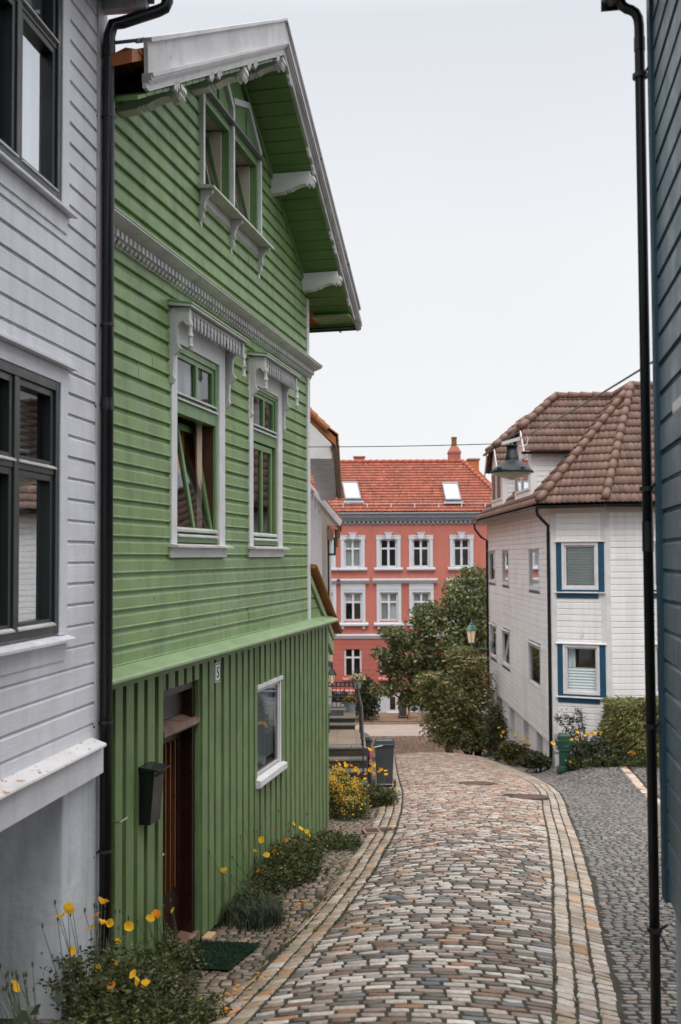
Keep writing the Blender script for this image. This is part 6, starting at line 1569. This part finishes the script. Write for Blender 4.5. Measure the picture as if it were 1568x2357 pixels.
parts = [leaves(P+rng.normal(0, .012, P.shape), .032, .030, palette(n, [(.92, .60, .08), (.94, .70, .20), (.90, .50, .04)], [2, 2, 1], .08), D+rng.normal(0, .6, D.shape), .1) for _ in range(2)]
foliage('blossom', parts, ys, M['petal'])
f6 = lambda l: cpx(l, 6.813, 719.25, 1524.8)
poppy_plant('poppy_plant', (.08, 20.2), 'yellow poppies rising behind the blossoming shrub in front of the stone steps', [((.08, 20.2), .4, .50, 50, .05)],
            f6([(380, 1548), (310, 1655), (410, 1610), (450, 1680), (500, 1588), (545, 1650), (605, 1625), (600, 1710), (675, 1675), (740, 1735), (385, 1735), (485, 1715), (210, 1745), (262, 1738), (325, 1835), (550, 1850), (660, 1845), (715, 1850), (250, 1800), (745, 1935), (455, 1755), (440, 1660)]), 20.2, 6, None, .042, GP)
poppy_plant('poppy_plant', (.68, 20.8), 'leafy poppy plant at the base of the wheelie bin beside the road edge', [((.66, 20.9), .30, .42, 70, .055), ((.80, 20.6), .26, .30, 45, .05), ((.5, 21.3), .26, .42, 40, .05)],
            f6([(920, 1545), (918, 1605), (998, 1635), (1055, 1680), (1068, 1725), (1108, 1690), (1150, 1705), (1158, 1770), (975, 1755), (838, 1755), (830, 1840), (915, 1690), (925, 1720), (955, 2000), (1285, 2010), (895, 1690), (895, 1382)]), 21.4, 4, None, .042, GP)
# --- pots, bush and flowers around the platform
def flower_pot(c, r, h, label, cols, n=160, spread=.16):
    t = thing('flower_pot', c, label, 'flower pot')
    MB().lathe(c, [(r*.72, 0), (r, h), (r*1.04, h), (r*1.04, h-.02), (r*.9, h-.02)], 16).build('pot', M['pot'], t)
    P = rng.normal(0, 1, (260, 3))*np.array([spread*.6, spread*.6, spread*.45])+np.array(c)+np.array([0, 0, h+spread*.4])
    foliage('foliage', [leaves(P, .07, .03, palette(260, GL, [1]*5, .15))], t)
    P = rng.normal(0, 1, (n, 3)); P /= np.linalg.norm(P, axis=1, keepdims=True); P[:, 2] = np.abs(P[:, 2]); P = P*spread*np.array([1.1, 1, .8])+np.array(c)+np.array([0, 0, h+.02])
    foliage('blossom', [leaves(P, .05, .045, palette(n, cols, [1]*len(cols), .08), None, -.1)], t, M['petal'])
flower_pot((.24, 28.2, zp), .15, .26, 'round grey flower pot with orange flowers on the platform behind the railing', [(.85, .40, .03), (.8, .3, .02)], 60)
flower_pot((.42, 27.35, zp+.72), .10, .20, 'grey flower pot of white and yellow blooms hung at the railing top', [(.85, .80, .70), (.85, .6, .15), (.8, .75, .6)], 150, .17)
flower_pot(at(757, 1557, 33.), .11, .34, 'small grey hanging planter on the front of the fretwork house', [(.8, .35, .05), (.2, .3, .1)], 30, .10)
def round_bush(name, blobs, n, L, cols, label, loc, w=(.4, .6), stem=True, drp=.3):
    t = thing(name, loc, label, 'bush'); P = blob_points(blobs, n, .4, .16, 50); m = len(P); l = rng.uniform(.7, 1.3, m)*L
    foliage('foliage', [leaves(P, l, l*rng.uniform(*w, m), palette(m, cols, [1]*len(cols), .16), None, drp)], t)
    tk = MB()
    for b in blobs: limb(tk, (loc[0]+random.gauss(0, .05), loc[1], loc[2]-.1), b[0], .025, .008)
    tk.build('stem', M['bark'], t); return t
Yb = 57.2; c = at(846, 1640, Yb)
round_bush('round_bush', [pxb(846, 1600, Yb, 26, 34), pxb(835, 1622, Yb, 22, 28), pxb(853, 1625, Yb, 20, 26), pxb(848, 1572, Yb, 12, 14)], 4200, .14, [(.035, .05, .022), (.028, .04, .018), (.05, .066, .03)], 'dense dark green bush against the whitewashed plinth of the red house', (c[0], Yb, float(gz(c[0], Yb))))
Yb = 57.2; c = at(785, 1640, Yb)
round_bush('round_bush', [pxb(770, 1615, Yb, 24, 24), pxb(795, 1615, Yb, 22, 22), pxb(812, 1618, Yb, 15, 20)], 3600, .13, [(.04, .05, .03), (.03, .04, .022), (.055, .065, .04)], 'low dark bush seen through the iron balusters', (c[0], Yb, float(gz(c[0], Yb))))

# --- plants along the right-hand house
def bpx(l, Y): return [pxb(a, b, Y, r, rz) for a, b, r, rz in l]
def ground_at(px, Y): x = (px-784)/2450*Y; return (x, Y, float(gz(x, Y)))
round_bush('tall_weed_bush', bpx([(1140, 1650, 16, 40), (1135, 1690, 22, 30), (1150, 1680, 16, 40), (1125, 1700, 16, 20)], 35.5), 4200, .15, [(.06, .075, .035), (.075, .09, .045), (.045, .058, .03), (.13, .14, .06)], 'tall spiky weeds against the white piers next to the elder bush', ground_at(1138, 35.5), (.12, .22))
round_bush('flowering_weed', bpx([(1185, 1735, 22, 20), (1170, 1725, 20, 18), (1205, 1735, 16, 18)], 32.), 2600, .13, [(.06, .075, .03), (.08, .095, .04), (.045, .055, .025), (.22, .14, .03)], 'low leafy weeds with orange tinted leaves below the white piers', ground_at(1187, 32.), (.22, .4))
round_bush('flowering_weed', bpx([(1230, 1748, 22, 16), (1245, 1752, 18, 12), (1218, 1752, 14, 12)], 29.), 2400, .13, [(.05, .065, .03), (.065, .08, .04), (.04, .05, .025)], 'dark dock-like weeds at the foot of the downpipe of the white house', ground_at(1234, 29.), (.22, .4))
t = round_bush('mixed_border_plant', bpx([(1345, 1735, 26, 32), (1380, 1735, 32, 34), (1420, 1745, 30, 26), (1330, 1755, 20, 18), (1460, 1755, 30, 18), (1500, 1757, 28, 14)], 27.35), 7500, .11, [(.040, .052, .028), (.052, .066, .036), (.032, .042, .022), (.085, .095, .06)], 'dark green border plants between the cast iron post and the hedge', ground_at(1385, 27.5), (.3, .55))
# climbing rose on the boards
cl = thing('climbing_rose', ground_at(1325, 28.3), 'wiry climbing rose spreading up the white boards behind the green cast iron post', 'climbing plant')
tk = MB(); Ps = []
for (pts) in ([(1350, 1745), (1335, 1700), (1315, 1670), (1296, 1640)], [(1350, 1745), (1345, 1690), (1338, 1650), (1330, 1632)], [(1345, 1740), (1320, 1695), (1295, 1690), (1280, 1700)], [(1345, 1735), (1310, 1685), (1290, 1660), (1285, 1648)], [(1350, 1740), (1365, 1700), (1390, 1680)], [(1345, 1740), (1318, 1710), (1300, 1715), (1278, 1720)], [(1345, 1740), (1330, 1660), (1310, 1652)]):
    w = [at(px, py, 28.25+random.uniform(-.15, .1)) for px, py in pts]; tk.tube(w, [.012]*(len(w)-1)+[.004], 5)
    for a, b in zip(w[:-1], w[1:]):
        for i in range(70): f = random.random(); Ps.append([a[k]+(b[k]-a[k])*f+random.gauss(0, .05) for k in range(3)])
P = np.array(Ps); n = len(P); tk.build('stem', M['bark'], cl); foliage('foliage', [leaves(P, rng.uniform(.05, .09, n), rng.uniform(.025, .045, n), palette(n, [(.035, .045, .03), (.045, .06, .04), (.06, .075, .055)], [1, 1, 1], .15))], cl)
f8 = lambda l: cpx(l, 2.946, 1035.7, 1380.9)
poppy_plant('poppy_plant', ground_at(1375, 27.0)[:2], 'yellow poppies scattered in the border beside the cast iron post', [((6.3, 27.1), .5, .42, 60, .06), ((7.4, 27.0), .5, .30, 50, .055), ((8.2, 27.0), .45, .25, 40, .055)],
            f8([(865, 900), (863, 955), (925, 910), (922, 922), (972, 905), (975, 910), (1025, 900), (1025, 915), (693, 980), (1225, 1035), (1245, 1048), (1140, 1087), (1080, 1120), (812, 1103), (830, 958)]), 27.0, 3, None, .055, GP, dy=.2)
poppy_plant('poppy_plant', ground_at(1165, 33.)[:2], 'orange poppies among the weeds under the white piers', [((5.2, 33.5), .4, .4, 50, .07), ((5.4, 31.5), .35, .3, 40, .06)], f8([(345, 925), (367, 902), (455, 938), (440, 912), (510, 950), (532, 970), (490, 965), (335, 870)]), 32.3, 2, None, .055, GP, dy=.3)
# ------------------------------------------------------------------ light, sky, camera
sc = bpy.context.scene
w = bpy.data.worlds.new('World'); sc.world = w; w.use_nodes = True; nt = w.node_tree
bg = nt.nodes['Background']
sky = nt.nodes.new('ShaderNodeTexSky'); sky.sky_type = 'NISHITA'; sky.sun_disc = False
SE, SR = RAD(54), RAD(178)
sky.sun_elevation = SE; sky.sun_rotation = SR; sky.air_density = 1.; sky.dust_density = 4.; sky.ozone_density = 1.
tc = nt.nodes.new('ShaderNodeTexCoord'); sx = nt.nodes.new('ShaderNodeSeparateXYZ'); nt.links.new(tc.outputs['Generated'], sx.inputs[0])
# even cloud deck: pale at the horizon, brighter overhead as an overcast sky is
cr = nt.nodes.new('ShaderNodeValToRGB'); e = cr.color_ramp.elements
e[0].position = 0.; e[0].color = (7.74, 7.79, 7.90, 1)
e[1].position = .12; e[1].color = (7.74, 7.79, 7.93, 1)
for p, c in ((.28, (7.42, 7.52, 7.74, 1)), (.46, (6.34, 6.56, 6.99, 1)), (.62, (12., 12.2, 12.5, 1)), (1., (30, 30, 30, 1))):
    k = e.new(p); k.color = c
nt.links.new(sx.outputs['Z'], cr.inputs[0])
nz = nt.nodes.new('ShaderNodeTexNoise'); nz.inputs['Scale'].default_value = 2.2; nz.inputs['Detail'].default_value = 4; nt.links.new(tc.outputs['Generated'], nz.inputs['Vector'])
mr = nt.nodes.new('ShaderNodeMapRange'); mr.inputs[1].default_value = .3; mr.inputs[2].default_value = .7; mr.inputs[3].default_value = .975; mr.inputs[4].default_value = 1.025; nt.links.new(nz.outputs[0], mr.inputs[0])
vm = nt.nodes.new('ShaderNodeVectorMath'); vm.operation = 'SCALE'; nt.links.new(cr.outputs[0], vm.inputs[0]); nt.links.new(mr.outputs[0], vm.inputs['Scale'])
mx = nt.nodes.new('ShaderNodeMixRGB'); mx.inputs[0].default_value = .95; nt.links.new(sky.outputs[0], mx.inputs[1]); nt.links.new(vm.outputs[0], mx.inputs[2])
nt.links.new(mx.outputs[0], bg.inputs[0]); bg.inputs[1].default_value = .1
sd = bpy.data.lights.new('sun', 'SUN'); sd.energy = 1.0; sd.angle = RAD(22); sd.color = (1, .96, .90)
so = bpy.data.objects.new('sun', sd); C.objects.link(so)
az = SR; d = Vector((math.sin(az)*math.cos(SE), math.cos(az)*math.cos(SE), math.sin(SE)))   # towards the sun
so.rotation_euler = d.to_track_quat('Z', 'Y').to_euler()
cd = bpy.data.cameras.new('camera'); cam = bpy.data.objects.new('camera', cd); C.objects.link(cam); sc.camera = cam
cd.sensor_fit = 'VERTICAL'; cd.sensor_height = 36.; cd.sensor_width = 24.; cd.lens = 36.*F/2357.; cd.clip_end = 1000.; cd.clip_start = .05
cam.matrix_world = Matrix.Rotation(math.pi/2+TH, 4, 'X') @ Matrix.Rotation(-RHO, 4, 'Z')
cd.dof.use_dof = True; cd.dof.focus_distance = 12.5; cd.dof.aperture_fstop = 2.4
sc.render.engine = 'CYCLES'; sc.cycles.max_bounces = 8; sc.cycles.transparent_max_bounces = 12; sc.cycles.use_denoising = True
sc.cycles.caustics_reflective = False; sc.cycles.caustics_refractive = False
vs = sc.view_settings; vs.view_transform = 'Standard'; vs.look = 'None'; vs.exposure = .30; vs.gamma = 1.
